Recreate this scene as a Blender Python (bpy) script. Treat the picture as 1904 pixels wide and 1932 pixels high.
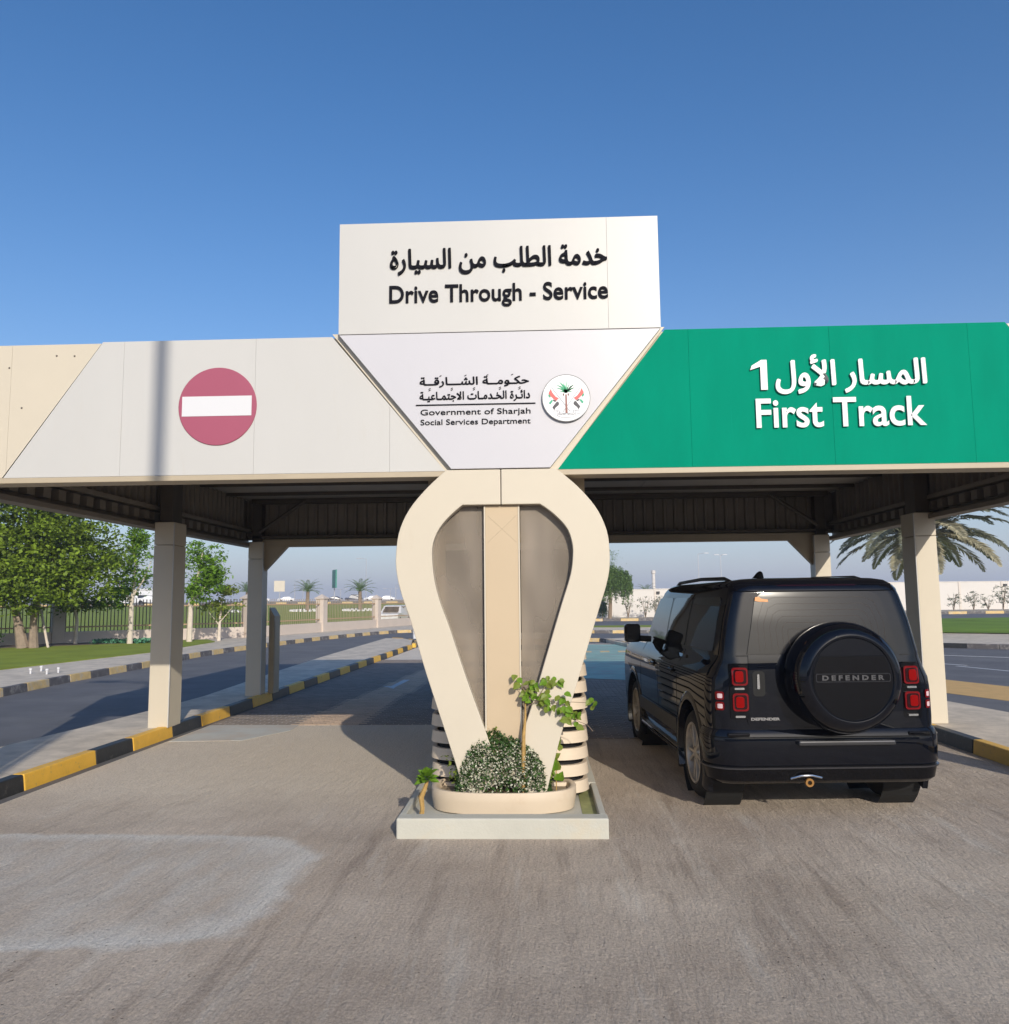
import bpy, bmesh, math, random
from mathutils import Vector, Matrix, noise
random.seed(7)
R = math.radians
scene = bpy.context.scene
for o in list(bpy.data.objects):
    bpy.data.objects.remove(o)
COL = scene.collection

# ------------------------------------------------------------------ camera
cam = bpy.data.cameras.new('camera')
cam.sensor_fit = 'HORIZONTAL'; cam.sensor_width = 36.0
cam.lens = 1560.0 / 1904.0 * 36.0
cam.clip_start = 0.05; cam.clip_end = 6000
cam_o = bpy.data.objects.new('camera', cam); COL.objects.link(cam_o)
yaw, pitch, roll = R(2.2), math.atan(169 / 1560), 0.010
f = Vector((-math.sin(yaw) * math.cos(pitch), math.cos(yaw) * math.cos(pitch), math.sin(pitch)))
r0 = Vector((math.cos(yaw), math.sin(yaw), 0)); u0 = r0.cross(f)
rr_ = math.cos(roll) * r0 - math.sin(roll) * u0
uu_ = math.cos(roll) * u0 + math.sin(roll) * r0
m3 = Matrix((rr_, uu_, -f)).transposed()
cam_o.matrix_world = Matrix.Translation((0, 0, 1.78)) @ m3.to_4x4()
scene.camera = cam_o

# ------------------------------------------------------------------ sky and sun
SUN_AZ, SUN_EL = 162.0, 22.5      # azimuth clockwise from +Y
world = bpy.data.worlds.new('World'); scene.world = world; world.use_nodes = True
wn = world.node_tree
bg = wn.nodes['Background']
sky = wn.nodes.new('ShaderNodeTexSky'); sky.sky_type = 'NISHITA'; sky.sun_disc = False
sky.sun_elevation = R(SUN_EL); sky.sun_rotation = R(SUN_AZ)
sky.altitude = 0; sky.air_density = 1.0; sky.dust_density = 1.5; sky.ozone_density = 3.5
SKY_S = 0.15
# pale haze band all round the horizon, the same in every direction
w_tc = wn.nodes.new('ShaderNodeTexCoord'); w_sp = wn.nodes.new('ShaderNodeSeparateXYZ'); wn.links.new(w_tc.outputs['Generated'], w_sp.inputs[0])
w_m = wn.nodes.new('ShaderNodeMath'); w_m.operation = 'MAXIMUM'; wn.links.new(w_sp.outputs[2], w_m.inputs[0]); w_m.inputs[1].default_value = 0
w_d = wn.nodes.new('ShaderNodeMath'); w_d.operation = 'MULTIPLY'; wn.links.new(w_m.outputs[0], w_d.inputs[0]); w_d.inputs[1].default_value = -1 / .15
w_e = wn.nodes.new('ShaderNodeMath'); w_e.operation = 'EXPONENT'; wn.links.new(w_d.outputs[0], w_e.inputs[0])
w_f = wn.nodes.new('ShaderNodeMath'); w_f.operation = 'MULTIPLY'; wn.links.new(w_e.outputs[0], w_f.inputs[0]); w_f.inputs[1].default_value = .92
w_h = wn.nodes.new('ShaderNodeHueSaturation'); w_h.inputs['Saturation'].default_value = 1.22; w_h.inputs['Hue'].default_value = .503; wn.links.new(sky.outputs[0], w_h.inputs['Color'])
w_x = wn.nodes.new('ShaderNodeMix'); w_x.data_type = 'RGBA'; wn.links.new(w_f.outputs[0], w_x.inputs[0]); wn.links.new(w_h.outputs[0], w_x.inputs[6])
w_x.inputs[7].default_value = (.53 / SKY_S, .56 / SKY_S, .69 / SKY_S, 1)
wn.links.new(w_x.outputs[2], bg.inputs[0]); bg.inputs[1].default_value = SKY_S
sun = bpy.data.lights.new('sun', 'SUN'); sun.energy = 3.7; sun.angle = R(0.5); sun.color = (1.0, 0.92, 0.79)
sun_o = bpy.data.objects.new('sun', sun); COL.objects.link(sun_o)
sv = Vector((math.sin(R(SUN_AZ)) * math.cos(R(SUN_EL)), math.cos(R(SUN_AZ)) * math.cos(R(SUN_EL)), math.sin(R(SUN_EL))))
sun_o.rotation_euler = sv.to_track_quat('Z', 'Y').to_euler(); sun_o.location = sv * 60
vs = scene.view_settings
vs.view_transform = 'Standard'; vs.look = 'None'; vs.gamma = 1; vs.exposure = 0.06; vs.use_curve_mapping = False
try:
    scene.cycles.max_bounces = 8; scene.cycles.transparent_max_bounces = 12
    scene.cycles.use_denoising = True
except Exception:
    pass

# ------------------------------------------------------------------ materials
MATS = {}
def mat(name, col, rough=0.6, metal=0.0, var=0.0, vscale=3.0, stretch=(1, 1, 1), bump=0.0, bscale=60.0,
        coat=0.0, island=0.0, spec=0.5, dirt=None, dscale=1.0, dstretch=(1, 1, 1), dlo=0.55, dhi=0.75, translucent=0.0, crough=0.03):
    if name in MATS: return MATS[name]
    m = bpy.data.materials.new(name); m.use_nodes = True; MATS[name] = m
    nt = m.node_tree; N = nt.nodes; L = nt.links
    b = N['Principled BSDF']
    b.inputs['Roughness'].default_value = rough; b.inputs['Metallic'].default_value = metal
    b.inputs['Specular IOR Level'].default_value = spec
    if coat:
        b.inputs['Coat Weight'].default_value = coat; b.inputs['Coat Roughness'].default_value = crough
    geo = N.new('ShaderNodeNewGeometry')
    rgb = N.new('ShaderNodeRGB'); rgb.outputs[0].default_value = (*col, 1); cur = rgb.outputs[0]
    def mapped(st):
        mp = N.new('ShaderNodeMapping'); mp.inputs['Scale'].default_value = st
        L.new(geo.outputs['Position'], mp.inputs[0]); return mp.outputs[0]
    if var:
        nz = N.new('ShaderNodeTexNoise'); nz.inputs['Scale'].default_value = vscale
        nz.inputs['Detail'].default_value = 6; nz.inputs['Roughness'].default_value = 0.65
        L.new(mapped(stretch), nz.inputs['Vector'])
        mr = N.new('ShaderNodeMapRange'); mr.inputs[1].default_value = 0.25; mr.inputs[2].default_value = 0.75
        mr.inputs[3].default_value = 1 - var; mr.inputs[4].default_value = 1 + var
        L.new(nz.outputs[0], mr.inputs[0])
        hs = N.new('ShaderNodeHueSaturation'); L.new(cur, hs.inputs['Color']); L.new(mr.outputs[0], hs.inputs['Value'])
        cur = hs.outputs[0]
    if island:
        mr = N.new('ShaderNodeMapRange'); mr.inputs[3].default_value = 1 - island; mr.inputs[4].default_value = 1 + island
        L.new(geo.outputs['Random Per Island'], mr.inputs[0])
        hs = N.new('ShaderNodeHueSaturation'); L.new(cur, hs.inputs['Color']); L.new(mr.outputs[0], hs.inputs['Value'])
        cur = hs.outputs[0]
    if dirt:
        nz = N.new('ShaderNodeTexNoise'); nz.inputs['Scale'].default_value = dscale
        nz.inputs['Detail'].default_value = 8; nz.inputs['Roughness'].default_value = 0.7
        L.new(mapped(dstretch), nz.inputs['Vector'])
        mr = N.new('ShaderNodeMapRange'); mr.inputs[1].default_value = dlo; mr.inputs[2].default_value = dhi
        L.new(nz.outputs[0], mr.inputs[0])
        mx = N.new('ShaderNodeMix'); mx.data_type = 'RGBA'; L.new(mr.outputs[0], mx.inputs[0])
        L.new(cur, mx.inputs[6]); mx.inputs[7].default_value = (*dirt, 1); cur = mx.outputs[2]
    L.new(cur, b.inputs['Base Color'])
    if bump:
        nz = N.new('ShaderNodeTexNoise'); nz.inputs['Scale'].default_value = bscale; nz.inputs['Detail'].default_value = 4
        L.new(geo.outputs['Position'], nz.inputs['Vector'])
        bp = N.new('ShaderNodeBump'); bp.inputs['Strength'].default_value = bump; bp.inputs['Distance'].default_value = 0.01
        L.new(nz.outputs[0], bp.inputs['Height']); L.new(bp.outputs[0], b.inputs['Normal'])
    if translucent:
        out = N['Material Output']; tr = N.new('ShaderNodeBsdfTranslucent'); L.new(cur, tr.inputs[0])
        ms = N.new('ShaderNodeMixShader'); ms.inputs[0].default_value = translucent
        L.new(b.outputs[0], ms.inputs[1]); L.new(tr.outputs[0], ms.inputs[2]); L.new(ms.outputs[0], out.inputs[0])
    return m

M_WHITE = mat('white_panel', (0.515, 0.505, 0.485), 0.38, var=0.025, vscale=1.2, stretch=(1, 1, .4), dirt=(0.49, 0.46, 0.41), dscale=5, dstretch=(3, 1, .35), dlo=.6, dhi=.95)
M_WHITE2 = mat('bright_white_panel', (0.53, 0.52, 0.55), 0.3, var=0.02, vscale=1.0, dirt=(0.52, 0.50, 0.49), dscale=4, dstretch=(3, 1, .4), dlo=.62, dhi=.95)
M_CREAM = mat('cream_cladding', (0.56, 0.50, 0.40), 0.5, var=0.03, vscale=1.5, dirt=(0.50, 0.42, 0.31), dscale=6, dstretch=(2, 2, .4), dlo=.62, dhi=.95)
M_TAN = mat('tan_cladding', (0.50, 0.39, 0.26), 0.5, var=0.03, vscale=2)
M_TRIM = mat('beige_trim', (0.42, 0.35, 0.25), 0.5, var=0.05, vscale=3)
M_GREEN = mat('green_panel', (0.0005, 0.235, 0.145), 0.75, var=0.08, vscale=2.5, stretch=(2, 1, .5), spec=.04, dirt=(0.012, 0.32, 0.23), dscale=9, dstretch=(4, 1, .16), dlo=.62, dhi=1.0)
M_RED = mat('faded_red', (0.335, 0.075, 0.125), 0.45, var=0.03)
M_SIGNWHITE = mat('sign_white', (0.64, 0.64, 0.66), 0.4)
M_BLACK = mat('black_lettering', (0.006, 0.006, 0.010), 0.8, spec=.15)
M_LINER = mat('corrugated_liner_paint', (0.22, 0.19, 0.155), 0.55, var=0.15, vscale=3)
M_SOFFIT = mat('soffit_paint', (0.46, 0.42, 0.36), 0.5, var=0.1, vscale=2)
M_STEEL = mat('dark_steel', (0.09, 0.075, 0.06), 0.5, metal=0.2, var=0.2)
M_ASPH = mat('asphalt', (0.125, 0.122, 0.128), 0.8, var=0.22, vscale=0.8, bump=0.5, bscale=120, dirt=(0.19, 0.185, 0.18), dscale=.5, dlo=.5, dhi=.8)
M_SAND = mat('sandy_ground', (0.42, 0.36, 0.28), 0.9, var=0.15, vscale=.2)
M_WALK = mat('pavement_concrete', (0.58, 0.50, 0.40), 0.85, var=0.3, vscale=2.5, bump=.3, dirt=(0.34, .29, .245), dscale=1.2, dlo=.58, dhi=.85)
M_YEL = mat('kerb_yellow', (0.78, 0.45, 0.05), 0.55, var=0.1, vscale=5, bump=.2, bscale=40, dirt=(.35, .25, .12), dscale=12, dlo=.58, dhi=.75)
M_YEL_F = mat('kerb_yellow_faded', (0.62, 0.44, 0.19), 0.7, var=0.2, vscale=5, dirt=(.5, .46, .40), dscale=4, dlo=.5, dhi=.7)
M_BLK = mat('kerb_black', (0.022, 0.021, 0.020), 0.5, var=0.3, vscale=5, bump=.2, bscale=40, dirt=(.12, .11, .10), dscale=14, dlo=.57, dhi=.76)
M_BLK_F = mat('kerb_black_faded', (0.11, 0.10, 0.10), 0.7, var=0.3, vscale=5, dirt=(.35, .33, .3), dscale=5, dlo=.52, dhi=.72)
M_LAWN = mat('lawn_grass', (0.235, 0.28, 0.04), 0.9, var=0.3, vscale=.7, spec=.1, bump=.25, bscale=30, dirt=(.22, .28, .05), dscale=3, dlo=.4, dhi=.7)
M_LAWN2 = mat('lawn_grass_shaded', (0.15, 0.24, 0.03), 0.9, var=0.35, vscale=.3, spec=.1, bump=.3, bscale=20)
M_FENCEWALL = mat('pale_stone_wall', (0.56, 0.48, 0.415), 0.7, var=0.05, vscale=1)
M_RAIL = mat('brown_railing', (0.40, 0.31, 0.22), 0.5)
M_WWALL = mat('white_boundary_wall', (0.62, 0.585, 0.55), 0.7, var=0.03, vscale=.6)
M_YLINE = mat('yellow_road_paint', (0.62, 0.38, 0.13), 0.7, var=0.12, vscale=4)
M_WLINE = mat('white_road_paint', (0.55, 0.55, 0.55), 0.7, var=0.25, vscale=6)
M_TURQ = mat('turquoise_road_paint', (0.26, 0.42, 0.36), 0.7, var=0.3, vscale=.8, dirt=(.3, .28, .26), dscale=1.5, dlo=.48, dhi=.7)
M_PAVER = mat('grey_paver', (0.23, 0.19, 0.16), 0.85, island=0.16, var=.12, vscale=.7)
M_BARK = mat('bark', (0.22, 0.16, 0.11), 0.9, var=.3, vscale=6, bump=.8, bscale=25)
M_LIME = mat('limewashed_trunk', (0.60, 0.52, 0.44), 0.9, var=.15, vscale=6)
M_LEAF_A = mat('leaf_mid_green', (0.15, 0.22, 0.020), 0.6, spec=.25, island=.6, translucent=.25)
M_LEAF_B = mat('leaf_bright_green', (0.15, 0.28, 0.024), 0.6, spec=.25, island=.4, translucent=.35)
M_LEAF_C = mat('leaf_yellow_green', (0.20, 0.26, 0.04), 0.5, island=.4, translucent=.35)
M_LEAF_D = mat('leaf_weeping', (0.12, 0.20, 0.045), 0.6, island=.35, translucent=.3)
M_PALM = mat('palm_leaf', (0.20, 0.205, 0.135), 0.5, island=.4, translucent=.2)
M_PALM_DRY = mat('palm_leaf_dry', (0.36, 0.33, 0.22), 0.6, island=.35, translucent=.2)
M_PALM_B = mat('young_palm_leaf', (0.13, 0.20, 0.06), 0.5, island=.3, translucent=.2)
M_FLOWER = mat('variegated_white_leaf', (0.55, 0.54, 0.42), 0.6, island=.25, translucent=.2)
M_DKLEAF = mat('dark_shrub_leaf', (0.045, 0.10, 0.020), 0.5, island=.5, translucent=.2)
M_STEM = mat('yellowed_stem', (0.40, 0.25, 0.08), 0.8, var=.3, vscale=30)
M_SOIL = mat('planter_soil', (0.30, 0.23, 0.15), 0.95, var=.25, vscale=12)
M_GREYC = mat('grey_painted_concrete', (0.47, 0.46, 0.40), 0.75, var=0.06, vscale=3, bump=.2, dirt=(.52, .44, .31), dscale=2.2, dlo=.5, dhi=.8)
M_ALGAE = mat('olive_stained_floor', (0.26, 0.27, 0.11), 0.7, var=.25, vscale=9)
M_PLANTER = mat('planter_cream', (0.58, 0.475, 0.35), 0.6, var=0.05, vscale=2.5, dirt=(.50, .37, .25), dscale=3, dlo=.55, dhi=.85)
M_BOARD = mat('louvre_board_paint', (0.64, 0.53, 0.40), 0.55, var=.06, vscale=3, dirt=(.45, .35, .24), dscale=6, dlo=.6, dhi=.85)
M_VOID = mat('black_void', (0.006, 0.006, 0.006), 0.8)
M_POLE = mat('galvanised_pole', (0.42, 0.43, 0.46), 0.5, metal=.3)
# car
M_PAINT = mat('black_car_paint', (0.003, 0.0038, 0.007), 0.3, coat=.8, spec=0.0, crough=.015)
M_CGLASS = mat('tinted_glass', (0.006, 0.006, 0.007), 0.03, spec=.42)
M_REARGL = mat('tinted_rear_glass', (0.006, 0.006, 0.008), 0.12, spec=.4)
M_PLASTIC = mat('black_plastic', (0.010, 0.010, 0.011), 0.45)
M_GLOSSBLK = mat('gloss_black_trim', (0.003, 0.003, 0.004), 0.06, coat=.6, spec=0.0)
M_RUBBER = mat('tyre_rubber', (0.014, 0.013, 0.012), 0.85, bump=.3, bscale=60)
M_RIM = mat('dusty_alloy', (0.50, 0.45, 0.38), 0.5, metal=.6, var=.25, vscale=14)
M_CHROME = mat('satin_chrome', (0.62, 0.62, 0.62), 0.2, metal=1.0)
M_LENS = mat('red_lens', (0.15, 0.002, 0.004), 0.12, coat=.6, spec=.1)
M_BULB = mat('red_bulb', (0.20, 0.001, 0.001), 0.3, spec=.1)
M_LENSDK = mat('dark_red_lens', (0.018, 0.001, 0.002), 0.12, coat=.6, spec=.1)
M_CLEARL = mat('clear_pink_lens', (0.72, 0.52, 0.54), 0.2, coat=1.0)
M_DEFROST = mat('defroster_line', (0.10, 0.075, 0.06), 0.4)
M_ORANGE = mat('orange_sticker', (0.70, 0.33, 0.14), 0.5)
M_TOW = mat('yellow_tow_eye', (0.26, 0.12, 0.02), 0.5)

# ground concrete
def ground_material():
    m = bpy.data.materials.new('forecourt_concrete'); m.use_nodes = True
    nt = m.node_tree; N = nt.nodes; L = nt.links; b = N['Principled BSDF']
    geo = N.new('ShaderNodeNewGeometry'); pos = geo.outputs['Position']
    def mapping(sc, rot=0):
        mp = N.new('ShaderNodeMapping'); mp.inputs['Scale'].default_value = sc; mp.inputs['Rotation'].default_value = (0, 0, rot)
        L.new(pos, mp.inputs[0]); return mp.outputs[0]
    def nz(sc, vec, det=6, ro=.6):
        n = N.new('ShaderNodeTexNoise'); n.inputs['Scale'].default_value = sc; n.inputs['Detail'].default_value = det
        n.inputs['Roughness'].default_value = ro; L.new(vec, n.inputs['Vector']); return n.outputs[0]
    def mr(v, a, c, lo=0., hi=1.):
        n = N.new('ShaderNodeMapRange'); L.new(v, n.inputs[0])
        for i, x in enumerate((a, c, lo, hi)): n.inputs[i + 1].default_value = x
        return n.outputs[0]
    def mixc(fac, c1, c2):
        n = N.new('ShaderNodeMix'); n.data_type = 'RGBA'
        if isinstance(fac, float): n.inputs[0].default_value = fac
        else: L.new(fac, n.inputs[0])
        for i, c in ((6, c1), (7, c2)):
            if isinstance(c, tuple): n.inputs[i].default_value = (*c, 1)
            else: L.new(c, n.inputs[i])
        return n.outputs[2]
    def mth(op, a, c=None):
        n = N.new('ShaderNodeMath'); n.operation = op
        for i, v in enumerate((a, c)):
            if v is None: continue
            if isinstance(v, (int, float)): n.inputs[i].default_value = v
            else: L.new(v, n.inputs[i])
        return n.outputs[0]
    big = mr(nz(.55, mapping((1, 1, 1)), 5), .35, .65)
    col = mixc(big, (0.44, 0.355, 0.28), (0.66, 0.555, 0.45))
    warm = mr(nz(.8, mapping((1, .6, 1), .4), 4), .5, .75)
    col = mixc(warm, col, (0.54, 0.43, 0.33))
    # broom and tyre streaks along the lanes
    st = mr(nz(2.2, mapping((3.2, .25, 1), -.12), 7, .7), .52, .74)
    col = mixc(mth('MULTIPLY', st, .75), col, (0.27, 0.21, 0.165))
    st2 = mr(nz(1.7, mapping((2.4, .3, 1), .25), 7, .7), .55, .78)
    col = mixc(mth('MULTIPLY', st2, .75), col, (0.72, 0.665, 0.58))
    # big pale trowelled patch
    sep = N.new('ShaderNodeSeparateXYZ'); L.new(pos, sep.inputs[0])
    wob = mth('MULTIPLY', mth('SUBTRACT', nz(1.8, mapping((1, 1, 1)), 4), .5), .28)
    dx = mth('DIVIDE', mth('ABSOLUTE', mth('ADD', sep.outputs[0], 3.9)), 2.3)
    dy = mth('DIVIDE', mth('ABSOLUTE', mth('SUBTRACT', sep.outputs[1], 5.48)), 1.08)
    d = mth('POWER', mth('ADD', mth('POWER', dx, 5.0), mth('POWER', dy, 5.0)), .2)
    d = mth('ADD', d, wob)
    edge = mth('MULTIPLY', mr(d, .80, .97), mr(d, 1.04, .98))
    inner = mr(d, 1.02, .95)
    pn = mr(nz(3, mapping((1.5, .5, 1), .5), 6), .38, .7)
    col = mixc(mth('MULTIPLY', inner, mth('ADD', mth('MULTIPLY', pn, .55), .18)), col, (0.66, 0.625, 0.565))
    col = mixc(mth('MULTIPLY', edge, .7), col, (0.74, 0.71, 0.65))
    # sunlight on the left lane, painted in as a paler concrete tint
    lane = mth('MULTIPLY', mr(mth('ADD', sep.outputs[1], mth('MULTIPLY', wob, 5.0)), 6.6, 8.2), mr(mth('ADD', sep.outputs[0], mth('MULTIPLY', wob, 3.0)), .3, -1.4))
    col = mixc(mth('MULTIPLY', lane, .8), col, (0.80, 0.70, 0.575))
    # fine grain
    gr = mr(nz(60, mapping((1, .8, 1)), 4, .85), .3, .7, .62, 1.3)
    hs = N.new('ShaderNodeHueSaturation'); L.new(col, hs.inputs['Color']); L.new(gr, hs.inputs['Value']); col = hs.outputs[0]
    # dark pits, denser in some places
    vz = N.new('ShaderNodeTexVoronoi'); vz.inputs['Scale'].default_value = 26; L.new(mapping((1, .7, 1)), vz.inputs['Vector'])
    pit = mr(vz.outputs['Distance'], .16, .06)
    dens = mr(nz(.9, mapping((1, .5, 1), .1), 4), .40, .56)
    sel = mr(nz(14, mapping((1, 1, 1)), 2), .52, .58)
    pit = mth('MULTIPLY', mth('MULTIPLY', pit, dens), sel)
    col = mixc(mth('MULTIPLY', pit, .7), col, (0.10, 0.08, 0.07))
    # hairline cracks
    vn = N.new('ShaderNodeTexVoronoi'); vn.feature = 'DISTANCE_TO_EDGE'; vn.inputs['Scale'].default_value = .42
    w1 = N.new('ShaderNodeTexNoise'); w1.inputs['Scale'].default_value = 2.2; w1.inputs['Detail'].default_value = 7; L.new(mapping((1, 1, 1)), w1.inputs['Vector'])
    vm = N.new('ShaderNodeVectorMath'); vm.operation = 'ADD'
    vm2 = N.new('ShaderNodeVectorMath'); vm2.operation = 'SCALE'; vm2.inputs['Scale'].default_value = .9
    L.new(w1.outputs['Color'], vm2.inputs[0]); L.new(mapping((1.5, .6, 1)), vm.inputs[0]); L.new(vm2.outputs[0], vm.inputs[1]); L.new(vm.outputs[0], vn.inputs['Vector'])
    ck = mr(vn.outputs['Distance'], .006, .0015)
    ck = mth('MULTIPLY', ck, mr(nz(1.1, mapping((1, 1, 1)), 5), .54, .62))
    col = mixc(mth('MULTIPLY', ck, .10), col, (0.09, 0.07, 0.06))
    L.new(col, b.inputs['Base Color']); b.inputs['Roughness'].default_value = .82; b.inputs['Specular IOR Level'].default_value = .3
    h = mth('ADD', mth('ADD', nz(38, mapping((1, .7, 1), .4), 6, .75), mth('MULTIPLY', nz(7, mapping((2.2, .5, 1), .5), 8, .7), 2.2)), mth('MULTIPLY', pit, -1.6))
    bp = N.new('ShaderNodeBump'); bp.inputs['Strength'].default_value = .9; bp.inputs['Distance'].default_value = .02
    L.new(h, bp.inputs['Height']); L.new(bp.outputs[0], b.inputs['Normal'])
    return m
M_CONC = ground_material()

def dusty_glass():
    m = bpy.data.materials.new('dusty_glass'); m.use_nodes = True
    nt = m.node_tree; N = nt.nodes; L = nt.links; out = N['Material Output']; b = N['Principled BSDF']
    b.inputs['Base Color'].default_value = (.56, .48, .40, 1); b.inputs['Roughness'].default_value = .22; b.inputs['Specular IOR Level'].default_value = .6
    tr = N.new('ShaderNodeBsdfTransparent'); tr.inputs[0].default_value = (.62, .60, .56, 1)
    geo = N.new('ShaderNodeNewGeometry'); mp = N.new('ShaderNodeMapping'); mp.inputs['Scale'].default_value = (2.5, 1, .7); L.new(geo.outputs['Position'], mp.inputs[0])
    nz = N.new('ShaderNodeTexNoise'); nz.inputs['Scale'].default_value = 1.6; nz.inputs['Detail'].default_value = 1.5; L.new(mp.outputs[0], nz.inputs['Vector'])
    mr = N.new('ShaderNodeMapRange'); mr.inputs[1].default_value = .3; mr.inputs[2].default_value = .7; mr.inputs[3].default_value = .20; mr.inputs[4].default_value = .42
    L.new(nz.outputs[0], mr.inputs[0])
    ms = N.new('ShaderNodeMixShader'); L.new(mr.outputs[0], ms.inputs[0]); L.new(tr.outputs[0], ms.inputs[1]); L.new(b.outputs[0], ms.inputs[2])
    L.new(ms.outputs[0], out.inputs[0]); return m
M_DGLASS = dusty_glass()

# ------------------------------------------------------------------ helpers
def lerp(a, b, t): return a + (b - a) * t
def interp(tab, x):
    if x <= tab[0][0]: return tab[0][1]
    for (a, va), (b, vb) in zip(tab, tab[1:]):
        if x <= b: return lerp(va, vb, (x - a) / (b - a))
    return tab[-1][1]

class MB:
    def __init__(s): s.v = []; s.f = []
    def add(s, vs_, fs):
        n = len(s.v); s.v += [tuple(p) for p in vs_]; s.f += [tuple(i + n for i in q) for q in fs]
    def box(s, x0, x1, y0, y1, z0, z1):
        s.add([(x0, y0, z0), (x1, y0, z0), (x1, y1, z0), (x0, y1, z0), (x0, y0, z1), (x1, y0, z1), (x1, y1, z1), (x0, y1, z1)],
              [(0, 3, 2, 1), (4, 5, 6, 7), (0, 1, 5, 4), (1, 2, 6, 5), (2, 3, 7, 6), (3, 0, 4, 7)])
    def prism_xz(s, pts, y0, y1):           # polygon in x,z facing -y, counter-clockwise seen from -y
        n = len(pts)
        s.add([(x, y0, z) for x, z in pts] + [(x, y1, z) for x, z in pts],
              [tuple(range(n)), tuple(range(2 * n - 1, n - 1, -1))] + [(i, i + n, (i + 1) % n + n, (i + 1) % n) for i in range(n)])
    def prism_xy(s, pts, z0, z1):
        n = len(pts)
        s.add([(x, y, z0) for x, y in pts] + [(x, y, z1) for x, y in pts],
              [tuple(range(n - 1, -1, -1)), tuple(range(n, 2 * n))] + [(i, (i + 1) % n, (i + 1) % n + n, i + n) for i in range(n)])
    def obox(s, c, u, v, w):                # centre and three half vectors
        c, u, v, w = Vector(c), Vector(u), Vector(v), Vector(w)
        P = [c + a * u + b * v + d * w for d in (-1, 1) for a, b in ((-1, -1), (1, -1), (1, 1), (-1, 1))]
        s.add(P, [(0, 3, 2, 1), (4, 5, 6, 7), (0, 1, 5, 4), (1, 2, 6, 5), (2, 3, 7, 6), (3, 0, 4, 7)])
    def tube(s, pts, rad, n=8, cap=True):
        pts = [Vector(p) for p in pts]
        if not isinstance(rad, (list, tuple)): rad = [rad] * len(pts)
        vs_ = []; a = None
        for i, p in enumerate(pts):
            d = (pts[min(i + 1, len(pts) - 1)] - pts[max(i - 1, 0)]).normalized()
            if a is None:
                a = d.cross(Vector((0, 0, 1)))
                if a.length < .3: a = d.cross(Vector((1, 0, 0)))
            else: a = a - d * a.dot(d)
            a.normalize(); b = d.cross(a)
            vs_ += [p + rad[i] * (math.cos(t) * a + math.sin(t) * b) for t in [2 * math.pi * k / n for k in range(n)]]
        fs = []
        for i in range(len(pts) - 1):
            for k in range(n):
                fs.append((i * n + k, (i + 1) * n + k, (i + 1) * n + (k + 1) % n, i * n + (k + 1) % n))
        if cap:
            fs.append(tuple(range(n))); fs.append(tuple(range(len(vs_) - 1, len(vs_) - n - 1, -1)))
        s.add(vs_, fs)
    def lathe(s, prof, n=32, axis='z', c=(0, 0, 0), closed=False):   # prof: (radius, height)
        vs_ = []
        for r_, h in prof:
            for k in range(n):
                t = 2 * math.pi * k / n; a, b = r_ * math.cos(t), r_ * math.sin(t)
                p = {'z': (a, b, h), 'y': (a, h, b), 'x': (h, a, b)}[axis]
                vs_.append((p[0] + c[0], p[1] + c[1], p[2] + c[2]))
        m = len(prof); fs = []
        for i in range(m if closed else m - 1):
            j = (i + 1) % m
            for k in range(n): fs.append((i * n + k, i * n + (k + 1) % n, j * n + (k + 1) % n, j * n + k))
        s.add(vs_, fs)
    def grid(s, fn, nu, nv):
        vs_ = [fn(i / nu, j / nv) for j in range(nv + 1) for i in range(nu + 1)]
        fs = [(j * (nu + 1) + i, j * (nu + 1) + i + 1, (j + 1) * (nu + 1) + i + 1, (j + 1) * (nu + 1) + i) for j in range(nv) for i in range(nu)]
        s.add(vs_, fs)
    def build(s, name, m, parent=None, smooth=False, bevel=0, loc=None, recalc=True, ang=35):
        me = bpy.data.meshes.new(name); me.from_pydata(s.v, [], s.f)
        if recalc:
            bm = bmesh.new(); bm.from_mesh(me)
            bmesh.ops.recalc_face_normals(bm, faces=bm.faces); bm.to_mesh(me); bm.free()
        me.materials.append(m)
        if smooth:
            me.shade_smooth()
            if ang: me.set_sharp_from_angle(angle=R(ang))
        o = bpy.data.objects.new(name, me); COL.objects.link(o)
        if loc: o.location = loc
        if parent: o.parent = parent
        if bevel:
            b = o.modifiers.new('bevel', 'BEVEL'); b.width = bevel; b.segments = 2; b.limit_method = 'ANGLE'; b.angle_limit = R(35)
        return o

def tag(o, label=None, cat=None, group=None, kind=None):
    if label: o['label'] = label
    if cat: o['category'] = cat
    if group: o['group'] = group
    if kind: o['kind'] = kind
    return o
def thing(name, label, cat, loc=(0, 0, 0), rz=0, group=None):
    o = bpy.data.objects.new(name, None); COL.objects.link(o); o.location = loc; o.rotation_euler = (0, 0, rz)
    o.empty_display_size = .3
    return tag(o, label, cat, group)
def place(o, name, parent):                 # same mesh, new part
    c = o.copy(); c.name = name; COL.objects.link(c); c.parent = parent; return c
def copy_tree(root, loc, rz, label, group=None, scale=None):
    r_ = root.copy(); COL.objects.link(r_); r_.location = loc; r_.rotation_euler = (0, 0, rz); r_['label'] = label
    if group: r_['group'] = group
    if scale: r_.scale = scale
    for ch in list(root.children):
        c = ch.copy(); COL.objects.link(c); c.parent = r_
        for g in ch.children:
            d = g.copy(); COL.objects.link(d); d.parent = c
    return r_
def sheet(name, pts, z, m, thick=.25, kind='structure', **kw):
    b = MB(); b.prism_xy(pts, z - thick, z); return tag(b.build(name, m, **kw), kind=kind)

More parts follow.
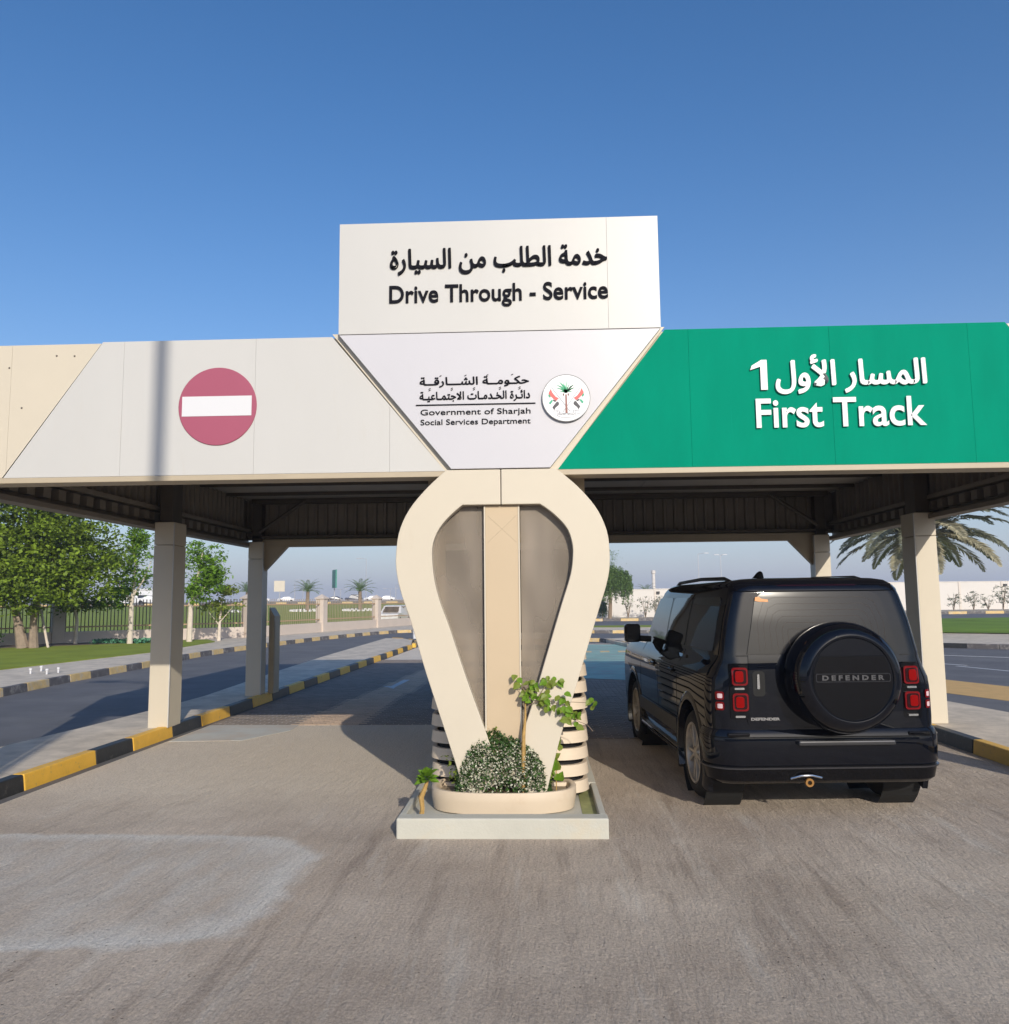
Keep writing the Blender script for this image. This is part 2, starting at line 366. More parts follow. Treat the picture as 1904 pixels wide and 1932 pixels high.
# lettering -------------------------------------------------------
AR = {'ا': (0xFE8D, 0xFE8E), 'أ': (0xFE83, 0xFE84), 'د': (0xFEA9, 0xFEAA), 'ر': (0xFEAD, 0xFEAE), 'و': (0xFEED, 0xFEEE), 'ة': (0xFE93, 0xFE94),
      'ب': (0xFE8F,), 'ت': (0xFE95,), 'ج': (0xFE9D,), 'ح': (0xFEA1,), 'خ': (0xFEA5,), 'س': (0xFEB1,), 'ش': (0xFEB5,), 'ط': (0xFEC1,), 'ع': (0xFEC9,),
      'ق': (0xFED5,), 'ك': (0xFED9,), 'ل': (0xFEDD,), 'م': (0xFEE1,), 'ن': (0xFEE5,), 'ي': (0xFEF1,), 'ئ': (0xFE89,)}
def arabic(s):
    s = s.replace('لأ', '\u0001').replace('لا', '\u0002')
    lig = {'\u0001': (0xFEF7, 0xFEF8), '\u0002': (0xFEFB, 0xFEFC)}
    tab = dict(AR); tab.update(lig)
    dual = lambda c: c == '\u0640' or (c in tab and len(tab[c]) == 1)
    can = lambda c: c == '\u0640' or c in tab
    out = []
    for i, c in enumerate(s):
        if c not in tab: out.append(c); continue
        pj = i > 0 and dual(s[i - 1]); nj = i + 1 < len(s) and can(s[i + 1])
        t = tab[c]
        if len(t) == 2: out.append(chr(t[1] if pj else t[0]))
        else: out.append(chr(t[0] + {(0, 0): 0, (1, 0): 1, (0, 1): 2, (1, 1): 3}[(int(pj), int(nj))]))
    return ''.join(reversed(out))
def text_part(name, body, box, y, m, parent, depth=.012, offset=0.0, nib=None, res=6):
    cu = bpy.data.curves.new(name, 'FONT'); cu.body = body; cu.size = 1; cu.offset = offset; cu.resolution_u = res
    cu.extrude = .02; cu.align_x = 'LEFT'
    o = bpy.data.objects.new('tmp_text', cu); COL.objects.link(o)
    dg = bpy.context.evaluated_depsgraph_get(); dg.update()
    me = bpy.data.meshes.new_from_object(o.evaluated_get(dg)); bpy.data.objects.remove(o)
    V = [v.co.copy() for v in me.vertices]; F = [tuple(p.vertices) for p in me.polygons]
    me.name = name
    if nib:
        V2 = []; F2 = []
        k = nib[2]
        for i in range(k):
            t = 2 * math.pi * i / k; n = len(V2); ca, sa = math.cos(nib[3]), math.sin(nib[3])
            ex, ey = nib[0] * math.cos(t), nib[1] * math.sin(t)
            V2 += [Vector((p.x + ex * ca - ey * sa, p.y + ex * sa + ey * ca, p.z + (.0012 * i if p.z > 0 else 0))) for p in V]
            F2 += [tuple(q + n for q in fc) for fc in F]
        V, F = V2, F2
    x0 = min(p.x for p in V); x1 = max(p.x for p in V); y0 = min(p.y for p in V); y1 = max(p.y for p in V)
    zr = .02
    P = []
    for p in V:
        P.append((lerp(box[0], box[1], (p.x - x0) / (x1 - x0)), y - depth * (p.z + zr) / (2 * zr), lerp(box[2], box[3], (p.y - y0) / (y1 - y0))))
    b = MB(); b.v = P; b.f = F
    return b.build(name, m, parent, recalc=False)

def leaf_cloud(pts, size, aspect=.6, jitter=.4, updir=None):
    b = MB(); V = []; F = []
    for p in pts:
        s = size * random.uniform(1 - jitter, 1 + jitter)
        d = Vector((random.gauss(0, 1), random.gauss(0, 1), random.gauss(0, .6))).normalized()
        n = Vector((random.gauss(0, .7), random.gauss(0, .7), random.gauss(.8, .5))).normalized()
        w = d.cross(n)
        if w.length < .1: continue
        w.normalize(); w *= s * aspect * .5; d *= s * .5; k = len(V); p = Vector(p)
        V += [p - d, p + w, p + d, p - w]; F.append((k, k + 1, k + 2, k + 3))
    b.v = [tuple(v) for v in V]; b.f = F; return b

def sample_clusters(blobs, ncl, per, spread, shell=.55, gap=0.0):
    pts = []
    for _ in range(ncl):
        c, rad = random.choice(blobs)
        d = Vector((random.gauss(0, 1), random.gauss(0, 1), random.gauss(0, 1))).normalized()
        q = random.uniform(shell, 1.0)
        cc = Vector(c) + Vector((d.x * rad[0], d.y * rad[1], d.z * rad[2])) * q
        if gap and noise.noise(cc * .9) < -gap: continue
        s = spread * random.uniform(.6, 1.3)
        for _ in range(per):
            pts.append(cc + Vector((random.gauss(0, s), random.gauss(0, s), random.gauss(0, s * .5))))
    return pts

def tree(name, label, base, trunk, limbs, pts, leaf_mat, leaf=.13, aspect=.6, group=None, bark=M_BARK, lime=None):
    t = thing(name, label, 'tree', base, group=group)
    b = MB()
    for path, rad in trunk: b.tube(path, rad, 9)
    for path, rad in limbs: b.tube(path, rad, 6)
    b.build('trunk', bark, t, smooth=True)
    if lime:
        b = MB(); b.tube([(0, 0, 0), (lime[1] * .3, 0, lime[0] * .5), (lime[1], 0, lime[0])], [lime[2] * 1.25, lime[2] * 1.05, lime[2]], 10); b.build('limewashed_base', M_LIME, t, smooth=True)
    leaf_cloud(pts, leaf, aspect).build('crown', leaf_mat, t, recalc=False)
    return t

def kerb(name, label, path, length, h, w, mats, bounds=None, z=0.0, group=None, start=0, batter=.03):
    """kerb stones along a path (list of xy), to the left of travel"""
    t = thing(name, label, 'kerb', (path[0][0], path[0][1], z), group=group)
    P = [Vector((p[0], p[1], 0)) for p in path]; seg = [(P[i + 1] - P[i]).length for i in range(len(P) - 1)]
    def at(s):
        for i, L_ in enumerate(seg):
            if s <= L_ or i == len(seg) - 1:
                d = (P[i + 1] - P[i]) / L_; return P[i] + d * s
            s -= L_
    total = sum(seg)
    if bounds is None:
        bounds = [i * length for i in range(int(total / length) + 1)]
    o0 = P[0]
    for i, (a, b_) in enumerate(zip(bounds, bounds[1:])):
        if b_ > total: break
        p, q = at(a + .006), at(b_ - .006); d = (q - p).normalized(); n = Vector((-d.y, d.x, 0))
        if i and w < 0: pass
        A = [p, q, q + n * w, p + n * w]; Bt = [p + n * batter, q + n * batter, q + n * w, p + n * w]
        mb = MB(); mb.add([(x.x - o0.x, x.y - o0.y, -.1) for x in A] + [(x.x - o0.x, x.y - o0.y, h) for x in Bt],
                          [(0, 1, 2, 3), (4, 5, 6, 7), (0, 1, 5, 4), (1, 2, 6, 5), (2, 3, 7, 6), (3, 0, 4, 7)])
        mb.build('kerb_stone', mats[(i + start) % len(mats)], t, bevel=.012 if h > .1 and p.y < 30 else 0)
    return t

# ================================================================== SETTING
def sstep(a, b, x):
    t = max(0, min(1, (x - a) / (b - a))); return t * t * (3 - 2 * t)
def TZ(x, y):
    left = 2.3 * sstep(58, 150, y) * sstep(2, -8, x) if y > 50 else 0
    right = .5 * sstep(40, 90, y) * sstep(9, 40, x)
    return left + right
def patch(name, y0, y1, xl, xr, dz, m, nx=12, ny=24, kind='structure'):
    b = MB()
    def fn(u, v):
        y = lerp(y0, y1, v); x = lerp(xl(y) if callable(xl) else xl, xr(y) if callable(xr) else xr, u)
        return (x, y, TZ(x, y) + dz)
    b.grid(fn, nx, ny); return tag(b.build(name, m, smooth=True, ang=None), kind=kind)

# the ground sheet to the horizon
b = MB()
ys = [-400, -60, -20, 0, 20, 40, 50, 60, 70, 80, 90, 100, 110, 120, 130, 140, 150, 170, 220, 400, 900, 3000]
xs = [-3000, -800, -300, -120, -60, -30, -15, -8, -4, 0, 2, 6, 12, 20, 30, 40, 60, 120, 300, 800, 3000]
V = [(x, y, TZ(x, y) - .05) for y in ys for x in xs]; nx = len(xs)
b.add(V, [(j * nx + i, j * nx + i + 1, (j + 1) * nx + i + 1, (j + 1) * nx + i) for j in range(len(ys) - 1) for i in range(nx - 1)])
tag(b.build('ground', M_SAND, smooth=True, ang=None), kind='structure')

FK = [(-10.1, 4), (-10.4, 12), (-10.67, 16.3), (-11.0, 19), (-11.25, 23.9), (-11.6, 28), (-11.55, 31), (-11.14, 35.5), (-10.6, 40.3), (-9.3, 46.3), (-8.2, 49.2),
      (-6.2, 50.6), (-2, 49), (3.1, 46.1), (9, 45.0)]
sheet('road', FK[:-1] + [(9, 45), (12, 43), (12.5, 36), (13.3, 31.2), (16, 29), (24, 22), (60, 5), (60, -30), (-12, -30)], -.008, M_ASPH)
sheet('forecourt', [(-5.02, -30), (4.95, -30), (4.95, 33), (3.2, 35), (-3.6, 35), (-4.8, 33)], 0.0, M_CONC)
# pavers in the covered lanes, laid one by one
def pavers(x0, x1, y0, y1, z, m=None, skip=None, only=None):
    b = MB(); V = []; F = []; row = 0; y = y0
    while y < y1:
        x = x0 - (.1 if row % 2 else 0)
        while x < x1:
            a, c = max(x, x0) + .004, min(x + .2, x1) - .004
            if c - a > .03 and (skip is None or not skip(x, y)) and (only is None or only(x, y)):
                zz = z + random.uniform(-.0015, .0015); k = len(V)
                V += [(a, y + .004, zz - .05), (c, y + .004, zz - .05), (c, y + .096, zz - .05), (a, y + .096, zz - .05),
                      (a + .004, y + .008, zz), (c - .004, y + .008, zz), (c - .004, y + .092, zz), (a + .004, y + .092, zz)]
                F += [(k + 4, k + 5, k + 6, k + 7), (k, k + 1, k + 5, k + 4), (k + 1, k + 2, k + 6, k + 5), (k + 2, k + 3, k + 7, k + 6), (k + 3, k, k + 4, k + 7)]
            x += .2
        y += .1; row += 1
    b.v = V; b.f = F
    return tag(b.build('paving_blocks', m or M_PAVER, recalc=False), kind='stuff')
painted_sun_strip = lambda x, y: lerp(-3.75, -3.2, (y - 12.3) / 9) < x < lerp(-2.75, -2.55, (y - 12.3) / 9)  # band of sunlight down the left lane, put into the paver colour
pavers(-4.86, -1.12, 12.3, 26.0, .007, skip=painted_sun_strip)
pavers(-4.86, -1.12, 12.3, 26.0, .007, mat('sun_tinted_paver', (0.50, 0.37, 0.27), 0.85, island=0.14, var=.12, vscale=.7), only=painted_sun_strip)
pavers(.56, 4.93, 11.0, 26.0, .007)
# road markings
sheet('turquoise_lane_paint', [(.62, 19.5), (2.6, 18.5), (3.9, 24), (3.2, 34.0), (1.45, 34.0), (.62, 27)], .0165, M_TURQ, thick=.004)
sheet('grey_lane_paint', [(-4.84, 13.7), (-4.84, 10.9), (-3.9, 10.95), (-3.5, 11.8), (-3.62, 13.66)], .0045, mat('pale_worn_paint', (.50, .50, .47), .8, var=.1, vscale=2, dirt=(.5, .43, .36), dscale=1.6, dlo=.45, dhi=.65), thick=.004)
sheet('white_arrow', [(-3.32, 17.85), (-3.0, 17.3), (-3.02, 17.62), (-2.96, 19.25), (-3.10, 19.25), (-3.14, 17.8)], .0125, M_WLINE, thick=.004)
for i in range(5):
    x = .9 + i * .62
    sheet('lane_dash', [(x, 28.9), (x + .32, 28.9), (x + .36, 29.6), (x + .04, 29.6)], .021, M_YEL_F, thick=.004)
sheet('yellow_stripe', [(6.9, 24.5), (5.6, 21.9), (8.08, 14.8), (8.7, 13.4), (10.2, 14.6), (9.37, 17.14), (8.86, 18.64)], -.0035, M_YLINE, thick=.004)
for a, c in (((10.2, 24.2), (11.25, 22.5)), ((10.9, 22.3), (11.45, 20.3)), ((12.2, 26.7), (14.4, 24.8)), ((12.0, 21.2), (13.6, 19.2))):
    d = (Vector(c) - Vector(a)).normalized(); n = Vector((-d.y, d.x)) * .05; a, c = Vector(a), Vector(c)
    sheet('parking_line', [tuple(a - n), tuple(c - n), tuple(c + n), tuple(a + n)], -.0035, M_WLINE, thick=.004)

# left island, its kerb
sheet('left_island', [(-5.14, 2), (-5.12, 12), (-5.02, 20), (-4.98, 32.6), (-5.5, 36.5), (-6.3, 38.6), (-7.1, 38.8), (-6.7, 26), (-6.45, 21), (-6.05, 15), (-6.1, 13.1), (-6.2, 11.3), (-6.35, 9.9), (-6.4, 2)], .135, M_WALK)
bd = [0, 1.05, 2.1, 3.15, 4.2, 5.2, 6.11, 7.43, 8.27, 9.35, 10.3, 11.4]
while bd[-1] < 29.5: bd.append(bd[-1] + 1.05)
kerb('kerb', 'yellow and black kerb running along the left island under the canopy', [(-5.03, 2), (-5.0, 9.4), (-4.94, 14), (-4.86, 33.2)], 1, .15, .15, [M_BLK, M_YEL], bd, start=1, group='striped kerbs')
kerb('kerb', 'short kerb round the far rounded tip of the left island', [(-4.86, 33.2), (-5.1, 35.6), (-5.9, 38.2), (-6.9, 39.2)], .9, .15, .15, [M_YEL, M_BLK_F], group='striped kerbs')
kerb('kerb', 'worn yellow and black kerb across the road beside the lawn', FK[::-1], 1.0, .16, -.15, [M_YEL_F, M_BLK_F], group='striped kerbs', batter=-.03)
# right island
sheet('right_island', [(5.06, 2), (6.72, 2), (6.72, 12.3), (6.45, 14), (6.2, 20), (5.3, 31), (4.6, 37.6), (3.2, 36.6), (2.75, 36.9), (3.4, 32), (5.06, 30)], .135, M_WALK)
kerb('kerb', 'yellow and black kerb to the right of the black car', [(4.93, 2), (4.95, 30)], 1.1, .16, -.15, [M_YEL, M_BLK], [0, 1, 2.1, 3.2, 4.3, 5.55, 6.8, 7.9, 9.0, 10.1, 11.2, 12.3, 13.4, 14.5, 15.6, 16.7, 17.8, 18.9, 20, 21, 22, 23, 24, 25, 26, 27], batter=-.03, start=0, group='striped kerbs')
kerb('kerb', 'small striped kerb at the island tip beyond the car mirror', [(3.42, 31.9), (3.3, 34.2), (2.6, 36.8), (.9, 37.2)], .95, .15, -.15, [M_BLK_F, M_YEL_F], batter=-.03, group='striped kerbs')
kerb('kerb', 'pale and black kerb at the far edge of the parking lot', [(12.4, 36), (13.3, 31.3), (14.2, 30.4), (15.3, 29.6), (18.5, 26.8), (26, 20)], 1.0, .16, .16, [M_GREYC, M_GREYC, M_GREYC, M_GREYC, M_GREYC, M_GREYC, M_BLK, M_BLK_F, M_BLK_F], group='striped kerbs')
# left pavement, lawn and bed
FW = [(-34, 24.2), (-27.3, 30.0), (-20.8, 35.4), (-14.4, 41.0), (-12.6, 48.2), (-10.8, 55.5), (-9.0, 62.7), (-7.2, 70)]
sheet('left_pavement', [(x - .12, y) for x, y in FK[:10]] + [(-8.3, 49.3), (-6.3, 50.9), (-2, 49.2), (3, 46.3), (9, 45.2), (9, 50.5), (-5, 53), (-7, 68)] + [(x + .1, y) for x, y in FW[::-1]][1:] + [(-36, 4)], .145, M_WALK)
sheet('left_lawn', [(-13.6, 4), (-14.1, 14), (-13.93, 21.2), (-13.4, 28.3), (-14.1, 36.0), (-15.3, 38.2), (-18.5, 36), (-20.8, 34.2), (-34, 23), (-36, 4)], .175, M_LAWN, thick=.1)
sheet('tree_bed', [(-18.6, 36.6), (-20.9, 34.9), (-34, 23.6), (-33, 21.4), (-21.5, 31.2), (-19.6, 33.0), (-17.6, 34.8)], .183, mat('brown_soil', (.14, .10, .07), .95, var=.3, vscale=3), thick=.05)  # plain dark brown soil of the bed
# beyond the fence on the left: raised lawn, kerb line and road
patch('far_lawn', 46, 118, lambda y: -95, lambda y: -4, -.02, M_LAWN, 24, 26)
sheet('near_far_lawn', [(-90, 26), (-36, 24.4), (-27.6, 30.3), (-21, 35.9), (-14.8, 41.4), (-13.4, 46.2), (-95, 46.2)], .0, M_LAWN)
patch('far_road', 118.5, 132, -130, -2, .0, M_ASPH, 12, 4)
def kerb_line(label, y, x0, x1, step, mats, dz=.12, h=.16):
    t = thing('kerb', label, 'kerb', (x0, y, 0), group='striped kerbs')
    n = int((x1 - x0) / step)
    for i in range(n):
        xa = i * step; zz = TZ(x0 + xa, y)
        mb = MB(); mb.box(xa + .01, xa + step - .01, 0, .2, zz - .1, zz + h); mb.build('kerb_stone', mats[i % len(mats)], t)
    return t
kerb_line('striped kerb far behind the fence at the top of the green slope', 118.2, -92, -5, 1.6, [M_YEL_F, M_BLK_F], h=.32)
# beyond the lanes on the right
patch('verge_grass', 50.2, 59.5, -5, 26, .02, M_LAWN, 10, 4)
kerb_line('pale striped kerb on the near side of the grass strip', 49.9, 1.2, 12, 1.2, [M_YEL_F, M_GREYC], h=.15)
patch('far_side_road', 60, 72.4, -5, 90, .0, M_ASPH, 14, 4)
kerb_line('yellow and grey kerb at the foot of the white boundary wall', 72.6, 1, 74, 1.55, [M_YEL_F, M_BLK_F], h=.22)
patch('wall_foot_soil', 72.8, 86, -5, 95, .03, M_SAND, 10, 4)
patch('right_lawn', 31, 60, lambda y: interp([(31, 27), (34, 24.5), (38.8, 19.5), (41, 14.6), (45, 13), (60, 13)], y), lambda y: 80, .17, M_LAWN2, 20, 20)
patch('right_pavement', 24, 42, lambda y: interp([(24, 22.5), (28.2, 17.5), (30.2, 14.6), (31.5, 13.4), (36, 12.6), (42, 12.6)], y), lambda y: 80, .13, M_WALK, 16, 16)

# ================================================================== CANOPY
YF = 6.90
cn = thing('drive_through_canopy', 'wide flat canopy on cream columns spanning both lanes, with white and green fascia panels', 'canopy', (0, YF, 0))
def cpart(mb, name, m, parent=cn, **kw):
    o = mb.build(name, m, None, **kw); o.parent = parent
    if parent is cn: o.matrix_parent_inverse = Matrix.Translation((0, -YF, 0))
    return o
XL, XR, YB = -5.50, 5.50, 15.35
def clip(poly, xa, xb):
    def half(P, x, keep):
        out = []
        for i in range(len(P)):
            a, c = P[i], P[(i + 1) % len(P)]; ia, ic = keep(a[0]), keep(c[0])
            if ia: out.append(a)
            if ia != ic:
                t = (x - a[0]) / (c[0] - a[0]); out.append((x, lerp(a[1], c[1], t)))
        return out
    P = half(poly, xa, lambda v: v >= xa)
    return half(P, xb, lambda v: v <= xb) if P else P
def panels(poly, seams, m, label=None, y0=YF, th=.042, gap=.0009, par=cn):
    for xa, xb in zip(seams, seams[1:]):
        P = clip(poly, xa + gap, xb - gap)
        if len(P) < 3: continue
        mb = MB(); mb.prism_xz(P, y0, y0 + th)
        o = cpart(mb, 'fascia_panel', m, parent=par)
        if label: o['label'] = label
# backing of the fascia, cream, 40 mm behind the coloured panels
mb = MB(); mb.box(XL, XR, YF + .045, YF + .18, 2.90, 4.03); cpart(mb, 'fascia_backing', M_TRIM)
panels([(-4.60, 2.885), (-.765, 2.885), (-1.745, 4.075), (-3.77, 4.075)], [-4.7, -3.578, -2.412, -1.239, -.7], M_WHITE)
panels([(.19, 2.885), (4.82, 2.885), (3.96, 4.075), (1.118, 4.075)], [.1, 1.315, 2.497, 3.646, 5], M_GREEN, 'bright green fascia panel')
panels([(-5.50, 2.885), (-4.612, 2.885), (-3.782, 4.062), (-5.50, 4.062)], [-5.6, -4.58, -3.6], M_CREAM, 'cream fascia panel at the canopy end')
panels([(5.50, 2.885), (5.50, 4.062), (3.972, 4.062), (4.832, 2.885)], [3.6, 4.7, 5.6], M_CREAM, 'cream fascia panel at the canopy end')
mb = MB(); mb.box(XL, -4.13, YF + .046, YF + .2, 4.032, 4.060); mb.box(-4.12, -.95, YF + .046, YF + .2, 4.032, 4.077); mb.box(.5, XR, YF + .046, YF + .2, 4.032, 4.073)
cpart(mb, 'coping', M_CREAM)
mb = MB(); mb.box(XL, XR, YF - .01, YF + .22, 2.835, 2.882); cpart(mb, 'drip_trim', M_TRIM, bevel=.004)
# cream raking strips in the joints beside the centre board
for s, a, c in ((1, (-1.745, 4.10), (-.765, 2.885)), (-1, (1.118, 4.10), (.19, 2.885))):
    d = Vector((c[0] - a[0], c[1] - a[1])).normalized(); w = .075 * s
    mb = MB(); P = [(a[0], a[1]), (c[0], c[1]), (c[0] + w, c[1]), (a[0] + w, a[1])]
    mb.prism_xz(P, YF + .005, YF + .043); cpart(mb, 'raking_trim', M_CREAM)
rv0 = None
for x, z in ((-4.18, 3.96), (-4.02, 3.955), (-4.47, 3.50), (-4.65, 3.07), (-4.60, 3.86), (-4.72, 3.62), (4.95, 3.6)):
    if rv0 is None:
        mb = MB(); mb.lathe([(0, -.004), (.007, -.004), (.009, 0)], 8, 'y'); rv0 = mb.build('rivet', M_STEEL, cn); q = rv0
    else: q = place(rv0, 'rivet', cn)
    q.location = (x, -.0005, z)
# sides and back
for s, X in ((-1, XL), (1, XR)):
    mb = MB(); mb.box(min(X, X - s * .04), max(X, X - s * .04), YF + .19, YB, 2.90, 4.06); cpart(mb, 'side_fascia', M_CREAM)
    mb = MB(); mb.box(min(X - s * .03, X - s * .22), max(X - s * .03, X - s * .22), YF + .23, YB + .02, 2.835, 2.895); cpart(mb, 'side_trim', M_LINER, bevel=.004)
    mb = MB(); mb.box(min(X - s * .045, X - s * .08), max(X - s * .045, X - s * .08), YF + .2, YB - .001, 2.90, 3.10); cpart(mb, 'side_channel', M_LINER)
    mb = MB(); mb.box(min(X - s * .05, X - s * .2), max(X - s * .05, X - s * .2), YF + .2, YB - .002, 3.105, 3.16); cpart(mb, 'side_ledge', M_LINER)
    first = None; y = YF + .4
    while y < YB - .35:
        if first is None:
            mb = MB(); mb.box(min(X - s * .082, X - s * .17), max(X - s * .082, X - s * .17), -.07, .07, 2.955, 3.075)
            first = mb.build('channel_clip', M_LINER, None); first.parent = cn; first.location = (0, y - YF, 0)
        else:
            q = place(first, 'channel_clip', cn); q.location = (0, y - YF, 0)
        y += .29
mb = MB(); mb.box(XL + .05, XR - .05, YB - .05, YB, 2.97, 4.05); cpart(mb, 'back_fascia', M_CREAM)
mb = MB(); mb.box(XL + .225, XR - .225, YB - .22, YB - .06, 2.83, 2.965); cpart(mb, 'back_beam', M_TRIM, bevel=.004)
mb = MB(); mb.box(XL + .25, XR - .25, YB - .3, YB - .15, 2.985, 3.03); mb.box(XL + .25, XR - .25, YB - .38, YB - .2, 3.62, 3.70); cpart(mb, 'liner_rail', M_STEEL)
def corrugated(path0, path1, inward, z0, z1, pitch=.185, depth=.045):
    a, c = Vector(path0), Vector(path1); L_ = (c - a).length; d = (c - a) / L_; n = Vector(inward); n = n.normalized()
    prof = []; s = 0
    while s < L_ - pitch:
        for ds, h in ((0, 0), (pitch * .12, depth), (pitch * .30, depth), (pitch * .42, 0)): prof.append((s + ds, h))
        s += pitch
    prof.append((L_, 0))
    P = [a + d * s_ + n * h for s_, h in prof]; mb = MB()
    mb.add([(p.x, p.y, z0) for p in P] + [(p.x, p.y, z1) for p in P], [(i, i + 1, i + 1 + len(P), i + len(P)) for i in range(len(P) - 1)])
    return cpart(mb, 'corrugated_liner', M_LINER, recalc=False)
corrugated((XL + .06, YB - .1), (XR - .06, YB - .1), (0, -1), 3.03, 3.70)
corrugated((XL + .09, YF + .2), (XL + .09, YB - .12), (1, 0), 3.16, 3.70)
corrugated((XR - .09, YF + .2), (XR - .09, YB - .12), (-1, 0), 3.16, 3.70)
corrugated((XL + .09, YF + .2), (XR - .09, YF + .2), (0, 1), 2.95, 3.70)
# soffit panels between purlins
mb = MB(); mb.box(XL + .05, XR - .05, YF + .2, YB - .06, 3.76, 3.80); cpart(mb, 'roof_deck', M_STEEL)
base = None
for j in range(7):
    for i in range(6):
        if base is None:
            mb = MB(); mb.box(.006, 1.80 - .006, .006, 1.17 - .02, 0, .02); base = mb.build('soffit_panel', M_SOFFIT, cn); q = base
        else: q = place(base, 'soffit_panel', cn)
        q.location = (XL + .1 + i * 1.80, .24 + j * 1.17, 3.715)
for j in range(8):
    mb = MB(); mb.box(XL + .1, XR - .1, YF + .22 + j * 1.17 - .03, YF + .22 + j * 1.17 + .03, 3.655, 3.712); cpart(mb, 'purlin', M_STEEL)
# columns
cols = [(-5.48, -5.22, 7.14), (-5.27, -5.0, 11.18), (-5.30, -5.03, 15.0), (5.22, 5.48, 7.14), (5.09, 5.37, 11.30), (4.98, 5.25, 15.0)]
for x0, x1, y0 in cols:
    D = .42 if y0 < 14 else .30
    mb = MB(); mb.box(x0, x1, y0, y0 + D, .13, 2.60); mb.box(x0, x1, y0, y0 + D, 2.606, 2.92)
    cpart(mb, 'column', M_CREAM, bevel=.008)
    inn = x1 if x1 < 0 else x0; s = 1 if x1 < 0 else -1
    mb = MB(); mb.box(min(inn, inn + s * .012), max(inn, inn + s * .012), y0 - .004, y0 + .02, .14, 2.9); cpart(mb, 'column_corner_bead', M_WHITE)
    mb = MB(); mb.box(x0 + .05, x1 - .05, y0 + .05, y0 + D - .05, 2.92, 3.66); cpart(mb, 'column_stub', M_STEEL)
for s, xc in ((1, -5.03), (-1, 4.98)):      # gusset under the back beam
    mb = MB(); mb.prism_xz([(xc, 2.83), (xc, 2.38), (xc + s * .42, 2.83)] if s > 0 else [(xc, 2.83), (xc - .42, 2.83), (xc, 2.38)], YB - .22, YB - .12); cpart(mb, 'gusset', M_TRIM)
for s, xc in ((1, -5.1), (-1, 5.05)):
    mb = MB(); mb.tube([(xc, YB - .33, 3.10), (xc + s * .85, YB - .38, 3.66)], .035, 6); cpart(mb, 'brace', M_STEEL)

# ------------------------------------------------------------------ header sign and centre board
hs_ = thing('header_sign', 'white box sign on the canopy roof reading Drive Through - Service in black', 'sign', (-.3, 6.84, 4.08))
def wpart(mb, name, m, parent, **kw):
    o = mb.build(name, m, None, **kw); o.parent = parent
    o.matrix_parent_inverse = Matrix.Translation(parent.location).inverted(); return o
def tpart(parent, *a, **kw):
    o = text_part('lettering', *a, parent, **kw)
    o.matrix_parent_inverse = Matrix.Translation(parent.location).inverted(); return o
for xa, xb in ((-1.675, .6375), (.6395, 1.077)):
    mb = MB(); mb.box(xa, xb, 6.84, 7.28, 4.076, 5.065); wpart(mb, 'sign_panel', M_WHITE, hs_)
tpart(hs_, arabic('خدمة الطلب من السيارة'), (-1.233, .637, 4.585, 4.825), 6.837, M_BLACK, nib=(.030, .013, 10, .85))
tpart(hs_, 'Drive Through - Service', (-1.236, .638, 4.29, 4.495), 6.837, M_BLACK, offset=.014)
cb = thing('department_sign', 'white tapering board at the centre of the fascia with Government of Sharjah lettering', 'sign', (-.3, 6.84, 2.885))
mb = MB(); mb.prism_xz([(-.708, 2.892), (.122, 2.892), (1.074, 4.071), (-1.672, 4.071)], 6.845, 6.96); wpart(mb, 'sign_panel', M_WHITE2, cb, bevel=.003)
tpart(cb, arabic('حكـومــة الشـــارقــة'), (-.975, -.044, 3.592, 3.684), 6.842, M_BLACK, nib=(.030, .016, 8, .85), depth=.005)
tpart(cb, arabic('دائـرة الخـدمـات الاجتمـاعيـة'), (-.975, -.036, 3.464, 3.560), 6.842, M_BLACK, nib=(.030, .016, 8, .85), depth=.005)
mb = MB(); mb.box(-1.006, .008, 6.838, 6.842, 3.437, 3.447)
wpart(mb, 'rule_line', M_BLACK, cb)
tpart(cb, 'Government of Sharjah', (-.966, -.034, 3.340, 3.404), 6.842, M_BLACK, offset=.004, depth=.005)
tpart(cb, 'Social Services Department', (-.966, -.035, 3.255, 3.317), 6.842, M_BLACK, offset=.004, depth=.005)
mb = MB()                                  # vowel marks above and below the two Arabic lines
for i in range(9):
    x = -.90 + i * .098 + random.uniform(-.02, .02)
    for zc in ((3.690,) if i % 2 else (3.566, 3.58)):
        mb.prism_xz([(x, zc), (x + .004, zc - .003), (x + .020, zc + .006), (x + .017, zc + .010)], 6.838, 6.842)
wpart(mb, 'vowel_marks', M_BLACK, cb)
# the emblem: round plate with palm and crossed flags
em = thing('emblem_plate', 'round white emblem plate with a palm and crossed flags beside the lettering', 'emblem', (.266, 6.83, 3.476))
mb = MB(); mb.lathe([(0, -.012), (.196, -.012), (.2, -.008), (.2, .012)], 48, 'y', (0, 0, 0)); mb.build('plate', mat('plate_white', (.78, .79, .81), .4), em, smooth=True)
mb = MB(); mb.lathe([(.1985, -.0135), (.203, -.0135), (.203, .010), (.1985, .010)], 48, 'y', closed=True); mb.build('rim', mat('plate_rim', (.20, .20, .20), .4), em)
def E2(x, y): return ((x - 930) / 740 * .2, (1040 - y) / 740 * .2)
def flat(name, polys, col, y=-.0155, th=.003):
    mb = MB()
    for P in polys: mb.prism_xz([E2(*p) for p in P], y, y + th)
    return mb.build(name, mat('emblem_' + name, col, .5), em)
flat('palm_trunk', [[(905, 930), (950, 930), (968, 1525), (902, 1525)]], (.26, .10, .08))
fr = []
